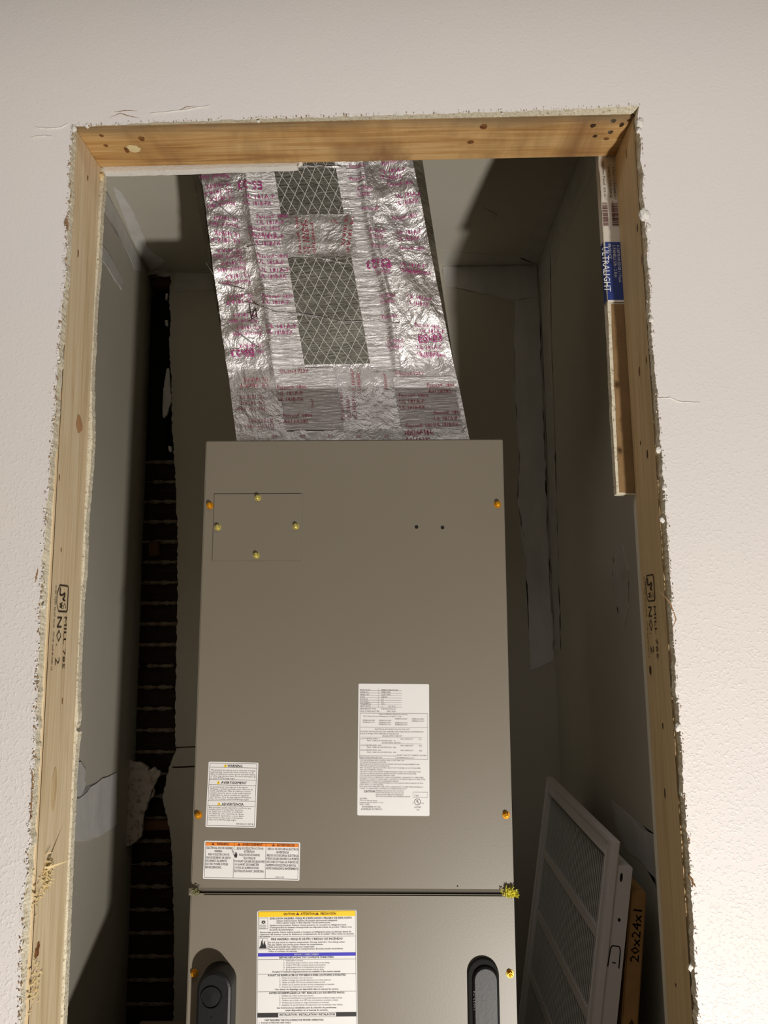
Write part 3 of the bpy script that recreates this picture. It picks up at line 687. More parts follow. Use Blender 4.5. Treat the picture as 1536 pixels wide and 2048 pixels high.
# torn foil and insulation squeezed out at the seam
x, z = U(384, 1780); 
mesh('torn_foil', [(x-.004, -.003, z-.006), (x+.010, -.004, z-.002), (x+.019, -.002, z-.005), (x+.004, -.006, z+.004), (x-.004, -.002, z+.003), (x+.008, -.001, z-.008)], [[0, 1, 3, 4], [1, 2, 5], [0, 5, 1]], 'unit', ah)
def tuft(name, px, py, n, s, mat, parent, lab=None):
    x, z = U(px, py); V = []; P = []
    for i in range(n):
        o = len(V); b = Vector((x+random.gauss(0, s*.6), -.003-random.uniform(0, .006), z+random.gauss(0, s*.4))); d = Vector((random.gauss(.3, 1), random.gauss(0, .5), random.gauss(-.1, .8))).normalized()*random.uniform(.4, 1)*s; q = Vector((-d.z, 0, d.x))*.16
        V += [b-q, b+q, b+d*.6+Vector((0, -.002, 0)), b+d]; P += [[o, o+1, o+2], [o+1, o+3, o+2], [o, o+2, o+3]]
    return tag(mesh(name, V, P, mat, parent), lab, kind='stuff')
tuft('insulation_tuft', 1019, 1782, 260, .0065, 'insul', ah, 'bright yellow tuft of insulation at the right end of the seam')
tuft('insulation_tuft', 1032, 1788, 60, .003, 'insul', ah, 'loose wisp of yellow insulation')
tuft('insulation_tuft', 392, 1780, 60, .005, 'insul2', ah, 'tan insulation wisp at the left end of the seam')

# --- labels. coordinates inside a label: x 0..w, y 0..h in millimetres from its lower left corner
def label(parent, name, tl, tr, bl, w, h, lab, rad=2.0, y=-.0006):
    T = Vector((*U(*tl), 0)); R_ = Vector((*U(*tr), 0)); B = Vector((*U(*bl), 0))
    ex = (R_-T)/w; ey = (T-B)/h
    def fn(x, yy, d=0): p = B+ex*x+ey*yy; return (p.x, y-d, p.y)
    pts = []
    for cx_, cy_, a0 in ((w-rad, h-rad, 0), (rad, h-rad, 90), (rad, rad, 180), (w-rad, rad, 270)):
        for q in range(5): a = math.radians(a0+q*22.5); pts.append((cx_+rad*math.cos(a), cy_+rad*math.sin(a)))
    n = len(pts); V = [fn(*p) for p in pts]+[(fn(*p)[0], -.0001, fn(*p)[2]) for p in pts]
    s = mesh(name, V, [list(range(n))]+[[i, (i+1) % n, n+(i+1) % n, n+i] for i in range(n)], 'label', parent, label=lab)
    return s, fn
def put(ink, name, fn, mat, parent, d=.0002, lab=None): return ink.build(name, lambda x, y: fn(x, y, d), mat, parent, lab)
def tri(k, x, y, s): k.poly([(x-s*.58, y), (x+s*.58, y), (x, y+s)])
# 1. rating label 102 x 190
W_, H_ = 108., 202.
s1, f1 = label(up, 'rating_label', (717, 1367), (858, 1368), (714.5, 1630.5), W_, H_, 'large white rating label with a specification table')
k = Ink(); g = Ink()
def R1(px, py): return ((px-100)/9.93*1.0*W_/99.5 if 0 else (px-105)*W_/985., H_-(py-110)*H_/1812.)
rows = [('PRODUCT NO.', 'FF4BN0-0182L00D1AA', 190, 230), ('MODEL NO.', 'FF4BN0182A', 222, 130), ('SERIAL NO.', '0223F 18606', 256, 130), ('VOLTS', '208/230', 290, 85), ('MOTOR HP', '1/2', 322, 32), ('MOTOR FLA', '4.3', 353, 32), ('PHASE/HERTZ', '1/60', 386, 45), ('TEST STATIC', '.1', 421, 14), ]
for a, b, yy, bw in rows:
    x, y = R1(128, yy+16); k.text(a, x, y, 2.1, 10+len(a)*1.35 if 0 else len(a)*1.48); x, y = R1(425, yy+16); k.text(b, x, y, 2.1, bw*W_/985)
    x0_, y0_ = R1(128, yy+21); g.rect(x0_, y0_, R1(710, 0)[0], y0_+.25)
x, y = R1(530, 437); k.text('IN. W.C.', x, y, 2.1, 10.5)
x, y = R1(128, 472); k.text('REFRIGERANT TYPE', x, y, 2.1, 24); x, y = R1(430, 472); k.text('DESIGN PSIG HI', x, y, 2.1, 21)
x, y = R1(128, 506); k.text('DATE OF MANUFACTURE', x, y, 2.1, 29.5); x, y = R1(505, 506); k.text('MAY 2023', x, y, 2.2, 13)
a, b = R1(385, 180); a2, b2 = R1(385, 445); g.rect(a, b2, a+.3, b)
a, b = R1(130, 1155); a2, b2 = R1(1070, 522); k.frame(a, b, a2, b2, .35)
for yy in (720,): a, b = R1(130, yy); g.rect(a, b, R1(1070, 0)[0], b+.3)
a, b = R1(130, 1115); k.rect(a, b, R1(632, 0)[0], b+.45); k.rect(R1(630, 0)[0], R1(0, 1155)[1], R1(634, 0)[0], b)
def T1(t, px, py, wpx, h=2.0, ink=None): x, y = R1(px, py+9); (ink or k).text(t, x, y, h, wpx*W_/985)
T1('Approved Electric Heater Accessories', 395, 538, 395); T1('7310 West Morris Indianapolis, IN 46231 U.S.A.', 178, 567, 530)
for t, a, b in (('KFFEH0901N05*', 620, 600), ('KFFEH1501N05*', 852, 600), ('KFFEH0401N08*', 172, 623), ('KFFEH1301C08*', 395, 623), ('KFFEH2001N10*', 852, 629), ('KFFEH3001C10*', 172, 650), ('KFFEH2601N10*', 395, 652), ('KFFEH1801F15*', 620, 655), ('KFFEH2001C10*', 395, 678), ('KFFEH2401C15*', 620, 681)): T1(t, a, b, 170, 1.9)
T1('ELECTRICAL INFORMATION FOR THIS UNIT', 340, 745, 480); T1('FOR FIELD INSTALLED ELECTRIC HEATERS APPLY ELECTRICAL INFORMATION', 138, 778, 870); T1('PLATE SUPPLIED WITH HEATER IN THIS BLOCK.', 138, 808, 535)
T1('SINGLE SUPPLY CIRCUIT', 443, 838, 272); T1('L1/L2 HEATER AMPS  0', 143, 876, 260); T1('MIN. AMPACITY', 695, 878, 175); T1('5.3', 948, 878, 34)
T1('MAX. OVERCUR. PROTECTION   15', 232, 903, 390); T1('DUAL SUPPLY CIRCUIT', 443, 929, 252)
T1('L1/L2 HEATER AMPS  N/A', 143, 968, 285); T1('MIN. AMPACITY', 695, 970, 178); T1('N/A', 950, 970, 40); T1('MAX. OVERCUR. PROTECTION   N/A', 232, 995, 400)
T1('L3/L4 HEATER AMPS  N/A', 143, 1034, 285); T1('MIN. AMPACITY', 695, 1036, 178); T1('N/A', 950, 1038, 40); T1('MAX. OVERCUR. PROTECTION   N/A', 232, 1063, 400)
T1('SHORT CIRCUIT CURRENT: 5kA RMS', 643, 1102, 410); T1('SYMMETRICAL 230 V', 645, 1137, 240); T1('HEAT PUMP INSTALLED N/A', 138, 1135, 300)
for yy in (858, 946): a, b = R1(430, yy); g.rect(a if yy > 900 else R1(150, 0)[0], b, R1(990, 0)[0], b+.22)
para = ['UNIT HAS INTEGRAL LIMIT CONTROL, MAX OUTLET TEMP. 200F', 'MOTOR ELECTRONICALLY PROTECTED.', 'SEE INSTALLATION INSTRUCTIONS FOR SPECIFIC INSTALLATION REQUIREMENTS AND', 'APPROVED ACCESSORY KIT INFORMATION.', 'MAX. VOLTAGE TO GROUND OF SUPPLY CIRCUIT NOT TO EXCEED 150 VOLTS IF EQUIPPED', 'AND CIRCUIT BREAKER CONTROL.', 'USE FOR COOLING ONLY EXCEPT WHEN INSTALLED AS PART OF A LISTED HEAT PUMP', 'USE ONLY ACCESSORY ELECTRIC HEATERS SHOWN OR APPROVED ACCESSORIES', 'OPTIONS AND FROM EQUIPMENT MANUFACTURER.', 'FOR UNITS WITH 10 CABINET KITS 0 AND 18 KW HEATERS, CLEARANCE TO COMBUSTIBLE', 'MATERIAL IS TO BE 0 TO CASING AND 1 FOR FIRST 36 OF PLENUM AND DUCT AND 0 FOR', 'CASING, PLENUM AND DUCT FOR REMAINING HEATER.', 'CLEARANCE TO COMBUSTIBLE MATERIALS IS 0 FOR CASING, PLENUM AND DUCT FOR', 'UNITS WITH 0 TO 5KW HEATERS.', 'FOR UNITS WITH HEATERS OVER 15KW, CLEARANCE TO COMBUSTIBLE MATERIAL IS', 'TO BE 0 TO CASING AND 1 FOR FIRST 36 OF PLENUM AND DUCT.']
wd = [610, 365, 820, 410, 835, 320, 835, 775, 485, 875, 900, 535, 870, 330, 870, 645]
for i, (t, w2) in enumerate(zip(para, wd)): T1(t, 135, 1173+i*25.6, w2, 1.7)
a, b = R1(192, 1612); k.text('CAUTION', a, b, 3.4, 16.5, bold=.25)
for i, t in enumerate(('METERING DEVICE FOR TXV USE MUST', 'MATCH THAT SHOWN ON OUTDOOR UNIT', 'RATING PLATE. REPLACE IF NECESSARY.', 'THIS UNIT IS EQUIPPED WITH METERING DEVICE')): T1(t, 357, 1588+i*25, (380, 385, 385, 470)[i], 1.8)
a, b = R1(865, 1675); a2, b2 = R1(1065, 1600); g.frame(a, b, a2, b2, .3); T1('TXV', 885, 1652, 60, 2.6)
cx_, cy_ = R1(927, 1733); k.ring(cx_, cy_, 4.2, 4.9, 26); k.text('U', cx_-1.8, cy_-.6, 3.4, 2.0, bold=.3); k.text('L', cx_+.3, cy_-2.2, 3.4, 1.8, bold=.3)
T1('C', 858, 1750, 14, 2); T1('US', 978, 1750, 32, 2); T1('LISTED', 885, 1805, 92, 2.2); T1('403', 915, 1840, 36, 2)
for i, (t, w2) in enumerate((('CAC/BDP', 100), ('7310 W. Morris Street', 240), ('Indianapolis, IN 46231 U.S.A.', 325), ('344911-106REV.', 140))): T1(t, 138, 1693+i*26, w2, 1.9)
T1('ENGINEERED IN USA', 172, 1806, 250, 2.5); T1('ASSEMBLED IN MEXICO', 155, 1838, 290, 2.5)
put(k, 'printed_text', f1, 'black', s1); tag(put(g, 'table_rule', f1, 'grey', s1), kind='stuff')
# 2. small trilingual warning label 76 x 101
W_, H_ = 76., 101.
s2, f2 = label(up, 'warning_label', (417.5, 1523), (517, 1525), (411, 1653.5), W_, H_, 'upright white warning label with three yellow triangles')
k = Ink(); g = Ink(); ytri = Ink()
k.frame(2, 2, W_-2, H_-2, .5)
SY = lambda py: H_-(py-155)*H_/925.
for yy in (237, 410, 487, 710, 782): k.rect(2, SY(yy), W_-2, SY(yy)+.4)
for t, yy, x0_, w2, tx in (('WARNING', 230, 29, 22.5, 26), ('AVERTISSEMENT', 472, 20.5, 39, 16.5), ('ADVERTENCIA', 775, 23, 33, 19)):
    k.text(t, x0_, SY(yy)+.4, 4.0, w2, bold=.3); tri(ytri, tx, SY(yy)+.2, 5.2); k.rect(tx-.35, SY(yy)+1.6, tx+.35, SY(yy)+3.6); k.rect(tx-.35, SY(yy)+.7, tx+.35, SY(yy)+1.2)
for i, (t, w2) in enumerate((('This product can expose you to chemicals including', 69), ('Lead and lead compounds, which are known to the', 67), ('State of California to cause cancer and birth defects', 69.5), ('or other reproductive harm. For more information go', 70), ('to www.P65Warnings.ca.gov', 38))): k.text(t, 4, SY(283+i*28.5), 2.3, w2*.985)
for i, (t, w2) in enumerate((('Ce produit peut vous exposer à des agents', 58), ('chimiques, y compris le plomb et les composés de', 66), ('plomb, identifiés par l’État de Californie comme', 63), ('pouvant causer le cancer et des malformations', 63), ('congénitales ou autres troubles de l’appareil', 60), ('reproducteur. Pour de plus amples informations,', 65), ('prière de consulter www.P65Warnings.ca.gov.', 61))): k.text(t, 4, SY(523+i*28.5), 2.3, w2*.985)
for i, (t, w2) in enumerate((('Este producto puede exponerle a químicos que', 64), ('incluyen plomo y compuestos de plomo,', 53), ('los cuales son conocidos en el Estado', 52), ('de California como causantes de cáncer', 54), ('y defectos de nacimiento, u otros daños', 54), ('reproductivos. Para mayor información,', 53), ('visite www.P65Warnings.ca.gov.', 43))): k.text(t, 4, SY(815+i*28.5), 2.3, w2*.985)
k.text('343924-201 REV.B', W_-30, 4.5, 2.4, 26)
put(k, 'printed_text', f2, 'black', s2); tag(put(ytri, 'warning_triangle', f2, 'yellow', s2, .00015), kind='stuff')
# 3. wide electric shock label 146 x 58
W_, H_ = 146., 59.
s3, f3 = label(up, 'warning_label', (409, 1681), (600.5, 1684.5), (406, 1757.5), W_, H_, 'wide white shock-hazard label with an orange band across its top')
k = Ink(); o_ = Ink(); d_ = Ink()
o_.rect(2, H_-7.5, W_-2, H_-2); k.frame(2, 2, W_-2, H_-2, .5)
c1_, c2_ = 45.5, 94.; 
for c in (c1_, c2_): k.rect(c, 2, c+.5, H_-2)
for t, a, w2, tx in (('WARNING', 19, 18, 13.5), ('AVERTISSEMENT', 58, 31, 53), ('ADVERTENCIA', 110.5, 27, 105.5)): d_.text(t, a, H_-6.6, 3.7, w2, bold=.3); tri(d_, tx, H_-6.6, 4)
SY = lambda i: H_-12.6-i*5.0
for i, (t, a, w2) in enumerate((('ELECTRICAL SHOCK HAZARD', 4, 40), ('WARNING', 16, 11.5), ('RISK OF ELECTRIC SHOCK', 7, 32), ('CAN CAUSE INJURY OR DEATH:', 3, 38), ('DISCONNECT ALL REMOTE', 3, 32), ('ELECTRIC POWER SUPPLIES', 3, 34.5), ('BEFORE SERVICING.', 3, 24.5))): k.text(t, a, SY(i), 3.5, w2, bold=.12)
for i, (t, a, w2) in enumerate((('RISQUE D’ÉLECTROCUTION', 50, 40), ('ATTENTION', 61, 15.5), ('RISQUE DE DÉCHARGE', 54, 31), ('ÉLECTRIQUE', 61, 17.5), ('POUVANT CAUSER DES BLESSURES', 47, 46), ('OU LA MORT. DÉCONNECTER', 47, 37), ('TOUTES LES ALIMENTATIONS', 47, 37), ('ÉLECTRIQUES AVANT L’ENTRETIEN', 47, 44.5))): k.text(t, a, SY(i), 3.5, w2, bold=.12)
for i, (t, a, w2) in enumerate((('RIESGO DE DESCARGA ELÉCTRICA', 97, 46.5), ('ADVERTENCIA', 110, 19), ('RIESGO DE DESCARGA ELÉCTRICA', 96, 47.5), ('PUEDE CAUSAR LESIONES O LA MUERTE:', 95.5, 48.5), ('DESCONECTE TODAS LAS FUENTES DE', 95.5, 47.5), ('ALIMENTACIÓN ELÉCTRICA REMOTAS', 95.5, 45), ('ANTES DE REALIZAR EL MANTENIMIENTO.', 95.5, 49))): k.text(t, a, SY(i), 3.5, w2, bold=.12)
k.text('340564-101 REV.', 110, 4, 1.9, 13)
wp = Ink(); wp.rect(42, H_-27, 53, H_-13)
k.frame(42, H_-27, 53, H_-13, .35)
# hand struck by a spark
k2 = Ink(); hx, hy = 48.7, H_-22
k2.poly([(hx-2.2, hy-3), (hx+1.8, hy-3.4), (hx+2.6, hy+2), (hx-1.6, hy+2.4)])
for q in range(4): k2.poly([(hx-1.6+q*1.05, hy+2.1), (hx-.8+q*1.05, hy+2.1), (hx-1.1+q*.9, hy+5.6-abs(q-1.4)*.5), (hx-1.7+q*.9, hy+5.4-abs(q-1.4)*.5)])
k2.poly([(hx-2.2, hy-1), (hx-3.8, hy+1.2), (hx-3.2, hy+2), (hx-1.5, hy+.8)]); k2.poly([(42.7, H_-14), (44.4, H_-14.5), (45.6, H_-17), (44.6, H_-17), (46, H_-20.5), (43.8, H_-17.8), (44.4, H_-17.6)])
put(k, 'printed_text', f3, 'black', s3); put(o_, 'header_band', f3, 'orange', s3, .00012); put(d_, 'band_text', f3, 'darkred', s3, .0003)
put(wp, 'symbol_box', f3, 'label', s3, .00035); put(k2, 'shock_symbol', f3, 'black', s3, .0005)
# 4. long caution label on the lower panel 152 wide
W_ = 152.; H_ = 230.
_t = U(514, 1821); _bx = 513-(514-513)*.0
s4, f4 = label(lp, 'caution_label', (514.5, 1821), (713, 1819), (512, 1821+W_*0+302), W_, H_, 'tall white caution label with yellow, blue and black bands', 3)
SX = lambda px: (px-92)*W_/1332.; SYp = lambda py: H_-(py-140)*(H_/ (302*6.678))
k = Ink(); yb = Ink(); bb = Ink(); dk = Ink(); wi = Ink(); k.frame(1.5, 1.5, W_-1.5, H_-1.5, .4)
yb.poly([(2, SYp(228)), (W_-2, SYp(228)), (W_-2, SYp(160)), (W_-4.5, SYp(148)), (4.5, SYp(148)), (2, SYp(160))])
bb.rect(2, SYp(765), W_-2, SYp(718))
for t, a, w2 in (('CAUTION', 445, 155), ('ATTENTION', 675, 195), ('PRECAUCIÓN', 943, 205)): dk.text(t, SX(a), SYp(205), 3.6, w2*W_/1332, bold=.25)
tri(dk, SX(637), SYp(205), 4.4); tri(dk, SX(898), SYp(205), 4.4)
wi.text('NOTICE / AVIS / AVISO', SX(592), SYp(753), 3.0, 37, bold=.2)
for yy in (500, 810, 1005, 1240, 1520): k.rect(1.5, SYp(yy), W_-1.5, SYp(yy)+.3)
def T4(t, px, py, wpx, h=2.5, b=.1): k.text(t, SX(px), SYp(py+10), h, wpx*W_/1332, bold=b)
T4('EXPLOSION HAZARD / RISQUE D’EXPLOSION / PELIGRO DE EXPLOSIÓN', 265, 252, 1090, 3.0, .2)
for t, a, y, w2 in (('System under pressure. Relieve all pressure and recover refrigerant', 355, 282, 810), ('before system repair or final disposal. Use all service ports.', 355, 310, 720), ('Système sous pression. Relever toutes pressions et recouvrir le réfrigérant avant', 265, 343, 1020), ('d’entreprendre les travaux d’entreprendre au dispositive finale du produit. Utiliser tous', 262, 373, 1095), ('les ports de maintenance.', 262, 403, 320), ('Sistema bajo presión. Libere toda la presión y recupere el refrigerante antes de efectuar tareas de', 130, 437, 1220), ('reparación del sistema o antes de deshacerse completamente de la unidad. Utilice todos los puertos', 130, 466, 1255), ('de servicio.', 130, 495, 140)): T4(t, a, y, w2, 2.4)
T4('FIRE HAZARD / RISQUE DE FEU / RIESGO DE INCENDIO', 282, 536, 955, 3.4, .2)
for t, a, y, w2 in (('Do not use torch to remove components. Oil may catch fire. Use tubing cutter.', 245, 576, 1025), ('Ne pas utiliser une torche pour retirer les composantes.', 245, 606, 730), ('Huile peut prendre feu. Utiliser une coupe-tube.', 243, 636, 620), ('No use el soplete para quitar los componentes. El aceite puede encenderse.', 243, 665, 1000), ('Utilice el cortador de tuberías.', 243, 696, 390)): T4(t, a, y, w2, 2.4)
T4('BEFORE REPLACING TXV COMPLETE THESE STEPS:', 393, 782, 725, 2.6, .2)
for i, (t, w2) in enumerate((('1.  Verify airflow is correct.', 260), ('2.  Check Subcooling at Outdoor unit to verify correct charge.', 615), ('3.  Confirm TXV bulb is properly attached and insulated.', 560), ('4.  Verify system is free of contaminants and moisture.', 545), ('5.  Be sure evaporator and condenser coils are clean.', 535))): T4(t, 450, 822+i*30, w2, 2.3, 0)
T4('Detailed Troubleshooting instructions are available in the service manual.', 305, 972, 900, 2.5, .15)
T4('AVANT DE REMPLACER LE TXV BIEN SUIVRE LES ÉTAPES SUIVANTES:', 240, 1022, 1035, 2.8, .2)
for i, (t, w2) in enumerate((('1.  Vérifier si la circulation d’air est correcte.', 440), ('2.  Vérifier la charge de sous-refroidissement sur l’unité extérieur.', 685), ('3.  Vérifier si le bulbe TXV est correctement attaché et isolé.', 605), ('4.  Vérifier que le système est libre de tous contaminants ou humidité.', 730), ('5.  S’assurer que l’évaporateur et le serpentin sont propres.', 585))): T4(t, 397, 1054+i*30, w2, 2.3, 0)
T4('Une charte de dépistage est disponible dans le manuel de service.', 335, 1207, 845, 2.5, .15)
T4('ANTES DE REEMPLAZAR LA VET, REALICE LOS SIGUIENTES PASOS:', 258, 1258, 1000, 2.8, .2)
for i, (t, w2) in enumerate((('1.  Verifique que el flujo de aire sea correcto.', 450), ('2.  Revise el subenfriamiento en la unidad exterior para verificar la carga correcta.', 830), ('3.  Confirme que el bulbo de la VET está correctamente conectado y aislado.', 780), ('4.  Verifique que el sistema no tenga contaminantes ni humedad.', 655), ('5.  Asegúrese de que las bobinas del evaporador y del condensador estén limpias.', 835))): T4(t, 397, 1292+i*30.5, w2, 2.3, 0)
T4('Las instrucciones detalladas para la solución de problemas', 365, 1452, 780, 2.5, .15); T4('están disponibles en el manual de servicio.', 475, 1485, 565, 2.5, .15)
k.rect(1.5, SYp(1578), SX(382), SYp(1522)); k.rect(SX(1142), SYp(1572), W_-1.5, SYp(1516)); T4('INSTALLATION / INSTALLATION / INSTALACIÓN', 400, 1547, 725, 3.4, .25); k.rect(SX(382), SYp(1575), SX(1142), SYp(1573))
T4('UNIT REQUIRES THE FOLLOWING FOR PROPER OPERATION:', 203, 1615, 775, 2.6, .2); T4('1.  R-410A OUTDOOR UNIT ONLY.', 130, 1650, 420, 2.5, .1)
k.frame(SX(118), SYp(392), SX(238), SYp(240), .35); k.frame(SX(118), SYp(665), SX(236), SYp(518), .3)
for i in range(5): k.rect(SX(125), SYp(338+i*11), SX(215), SYp(336+i*11))
cx_, cy_ = SX(178), SYp(300)
for i in range(13):
    a = PI*(-.15+1.3*i/12); L = 5.2 if i % 2 else 3.8; k.poly([(cx_+1.6*math.cos(a-.14), cy_+1.6*math.sin(a-.14)), (cx_+1.6*math.cos(a+.14), cy_+1.6*math.sin(a+.14)), (cx_+L*math.cos(a), cy_+L*math.sin(a))])
k.ring(cx_, cy_, .9, 2.4, 16)
k.poly([(SX(122), SYp(655)), (SX(222), SYp(655)), (SX(215), SYp(620)), (SX(200), SYp(580)), (SX(205), SYp(545)), (SX(185), SYp(575)), (SX(178), SYp(610)), (SX(168), SYp(560)), (SX(178), SYp(525)), (SX(150), SYp(560)), (SX(142), SYp(615)), (SX(132), SYp(630))])
put(k, 'printed_text', f4, 'black', s4, .0003); put(yb, 'yellow_band', f4, 'yellow', s4, .00012); put(bb, 'blue_band', f4, 'blue', s4, .00012)
put(dk, 'band_text', f4, 'darkred', s4, .0004); put(wi, 'band_text', f4, 'whiteink', s4, .0004)

# ============================================================ FOIL DUCT
YD = 1.275
YS = at(700, 735, YD).z; SLOPE = .33
def yd(z): return YD if z < YS else YD-(z-YS)*SLOPE
def atd(px, py):
    p = at(px, py, YD)
    return p if p.z < YS else on(px, py, (0, YD, YS), Vector((0, 1, SLOPE)))
dl1, dl2 = atd(401, 339), atd(453, 734); dr1, dr2 = atd(826, 323), atd(908, 734)
ol1, ol2 = atd(380, 343), atd(472, 878); or1, or2 = atd(848, 323), atd(940, 878)
def lx(a, b, z): return a.x+(b.x-a.x)*(z-a.z)/(b.z-a.z)
ZB = 1.735; ZT = CZ-.004
FL = lambda z: max(lx(dl1, dl2, z), lx(ol1, ol2, z)+.001); FR = lambda z: min(lx(dr1, dr2, z), lx(or1, or2, z)-.001)
OL = lambda z: lx(ol1, ol2, z); OR = lambda z: lx(or1, or2, z)
duct = empty('supply_duct', (-.1, YD+.17, ZB)); tag(duct, 'foil-faced supply duct with pink printed tape rising from the air handler to the ceiling', 'duct')
DO = Vector(duct.location)
def fold(x, z):
    u = (x-FL(z))/(FR(z)-FL(z)); d = 0
    n1 = lambda f, sx, sz, s: noise.noise(Vector((x*sx*f, z*sz*f, s)))
    lz = max(0, 1-u/.20); rz = max(0, (u-.70)/.3)
    d += min(1, lz*1.6)*(.0075*n1(1, 16, 30, 1.3)+.0035*n1(1, 40, 80, 2.1))
    sk = Vector((x*22+z*14, z*10-x*6, 5.5)); d += min(1, rz*2)*(.0085*noise.noise(sk)+.0025*noise.noise(sk*2.7))
    d += .0014*n1(1, 12, 22, 7)
    # soft ridges beside the tape edges
    for c, wdt, a in ((.215, .018, .004), (.755, .016, .0045)): d += a*math.exp(-((u-c-.01*math.sin(z*23))/wdt)**2)
    for zc in (.0,): pass
    return d*(1 if z > YS else max(.25, 1-(YS-z)/.03))
def duct_pt(u, z, off=0):
    x = FL(z)+(FR(z)-FL(z))*u; return Vector((x, yd(z)-fold(x, z)-off, z))-DO
def sheet(name, u0, u1, z0, z1, nu, nz, mat, off, rip=0, rf=260, lab=None, jagz=0, parent=duct):
    V = []; P = []
    for j in range(nz+1):
        for i in range(nu+1):
            u = u0+(u1-u0)*i/nu; z = z0+(z1-z0)*j/nz
            if jagz and j in (0, nz): z += random.uniform(-jagz, jagz)
            p = duct_pt(u, z, off)
            if rip: p.y -= rip*noise.noise(Vector((u*5, z*rf, off*1e3)))
            V.append(p)
            if i and j: a = j*(nu+1)+i; P.append([a-nu-2, a-nu-1, a, a-1])
    return mesh(name, V, P, mat, parent, smooth=True, label=lab)
# core: sides, back, rolled corners
V = []; P = []; nz = 60
for j in range(nz+1):
    z = ZB+(ZT-ZB)*j/nz
    ring = [(FL(z)+.0008, yd(z)+.014), (OL(z), yd(z)+.018+.002*noise.noise(Vector((z*20, 1, 0)))), (OL(z)+.004, YD+.34), (OR(z)-.004, YD+.34), (OR(z), yd(z)+.018+.002*noise.noise(Vector((z*20, 2, 0)))), (FR(z)-.0008, yd(z)+.014)]
    V += [Vector((x, y, z))-DO for x, y in ring]
    if j: a = 6*j; P += [[a-6+i, a-6+(i+1) % 6, a+(i+1) % 6, a+i] for i in range(6)]
mesh('duct_board', V, P, 'foil_shaded', duct, label='foil sides and rolled corners with shade painted in')
sheet('foil_face', 0, 1, ZB, ZT, 130, 190, 'foil', 0, lab='crinkled bright foil front')
# shelf line of the darker, flatter lower part and wide bottom tape
zs = atd(700, 736).z
sheet('scrim_panel', .33, .66, atd(600, 730).z, ZT, 24, 90, 'scrim', .0012, .0006, 150, 'dull grey centre strip under diamond scrim threads')
sheet('foil_tape', .205, .345, atd(600, 800).z, ZT, 16, 420, 'tape', .0020, .0013, 190, 'ribbed foil tape left of the centre strip')
sheet('foil_tape', .635, .765, atd(600, 745).z, ZT, 16, 420, 'tape', .0020, .0013, 190, 'ribbed foil tape right of the centre strip')
sheet('foil_tape', .33, .665, atd(640, 515).z, atd(640, 430).z, 40, 60, 'patch', .0032, .0012, 60, 'short foil patch across the centre strip', .001)
sheet('foil_tape', .02, .985, ZB, atd(640, 862).z, 60, 10, 'patch', .0034, .001, 60, 'foil tape along the foot of the duct', .0015)
sheet('foil_tape', .22, .47, atd(560, 862).z, atd(560, 738).z, 20, 40, 'tape', .0026, .0006, 90)
sheet('foil_tape', .72, .98, atd(560, 868).z, atd(560, 760).z, 20, 40, 'tape', .0028, .0006, 90)
# a few long creases across the strip
def crease(pts, off=.0042, r=.0011, mat='foil'):
    V = []; P = []; R_ = []
    for a, b in zip(pts, pts[1:]):
        for q in range(8): R_.append((a[0]+(b[0]-a[0])*q/8, a[1]+(b[1]-a[1])*q/8))
    R_.append(pts[-1])
    for i, (px, py) in enumerate(R_):
        w0 = at(px, py+random.uniform(-.8, .8), YD); p = Vector((w0.x, yd(w0.z)-fold(w0.x, w0.z)-off, w0.z))-DO; e = r*(.5+random.random())
        V += [p+Vector((0, .003, -e)), p, p+Vector((0, .003, e))]
        if i: a = 3*i; P += [[a-3, a-2, a+1, a], [a-2, a-1, a+2, a+1]]
    mesh('foil_crease', V, P, mat, duct)
for pts in ([(508, 532), (540, 528), (583, 533), (596, 543)], [(592, 544), (640, 546), (690, 556)], [(600, 640), (650, 648), (680, 654), (755, 655)], [(500, 622), (560, 640), (610, 642)], [(545, 640), (600, 640), (640, 650)], [(760, 655), (790, 660), (800, 658)], [(590, 404), (650, 402), (700, 404)], [(395, 350), (420, 400), (440, 450), (490, 485)], [(430, 560), (450, 590), (500, 600), (518, 640)], [(445, 640), (470, 670), (520, 700), (540, 730)]):
    crease(pts)
# diamond scrim threads over the centre strip and the right field
def threads(name, u0, u1, z0, z1, du, slope, wd, off, lab):
    V = []; P = []
    W = .30
    for sgn in (1, -1):
        n = int(((u1-u0)*W+(z1-z0)/slope)/(du))+2; 
        for k_ in range(-1, n+1):
            base = k_*du if sgn > 0 else (u1-u0)*W-k_*du   # x at z1
            seg = []
            steps = int((z1-z0)/.006)+1
            for q in range(steps+1):
                z = z1-(z1-z0)*q/steps; xx = base-sgn*(z1-z)/slope*1.0
                xx = base-sgn*(z1-z)/slope if sgn > 0 else base+(z1-z)/slope
                u = u0+xx/W
                if u0 <= u <= u1: seg.append((u, z))
                else:
                    if len(seg) > 1: emit(V, P, seg, wd, off)
                    seg = []
            if len(seg) > 1: emit(V, P, seg, wd, off)
    return tag(mesh(name, V, P, 'thread', duct), lab, kind='stuff')
def emit(V, P, seg, wd, off):
    for i, (u, z) in enumerate(seg):
        p = duct_pt(u, z, off+.0006*noise.noise(Vector((u*9, z*70, 3)))); V += [p+Vector((-wd, 0, 0)), p+Vector((0, -wd*.7, 0)), p+Vector((wd, 0, 0))]
        if i: a = len(V)-6; P += [[a, a+1, a+4, a+3], [a+1, a+2, a+5, a+4]]
emit_ = emit
zc0 = atd(640, 732).z
threads('scrim_threads', .335, .655, zc0, atd(640, 517).z, .0142, 1.95, .00045, .0022, 'white diamond pattern of scrim threads')
threads('scrim_threads', .335, .655, atd(640, 430).z, ZT, .0142, 1.95, .00045, .0022, 'white diamond pattern of scrim threads')
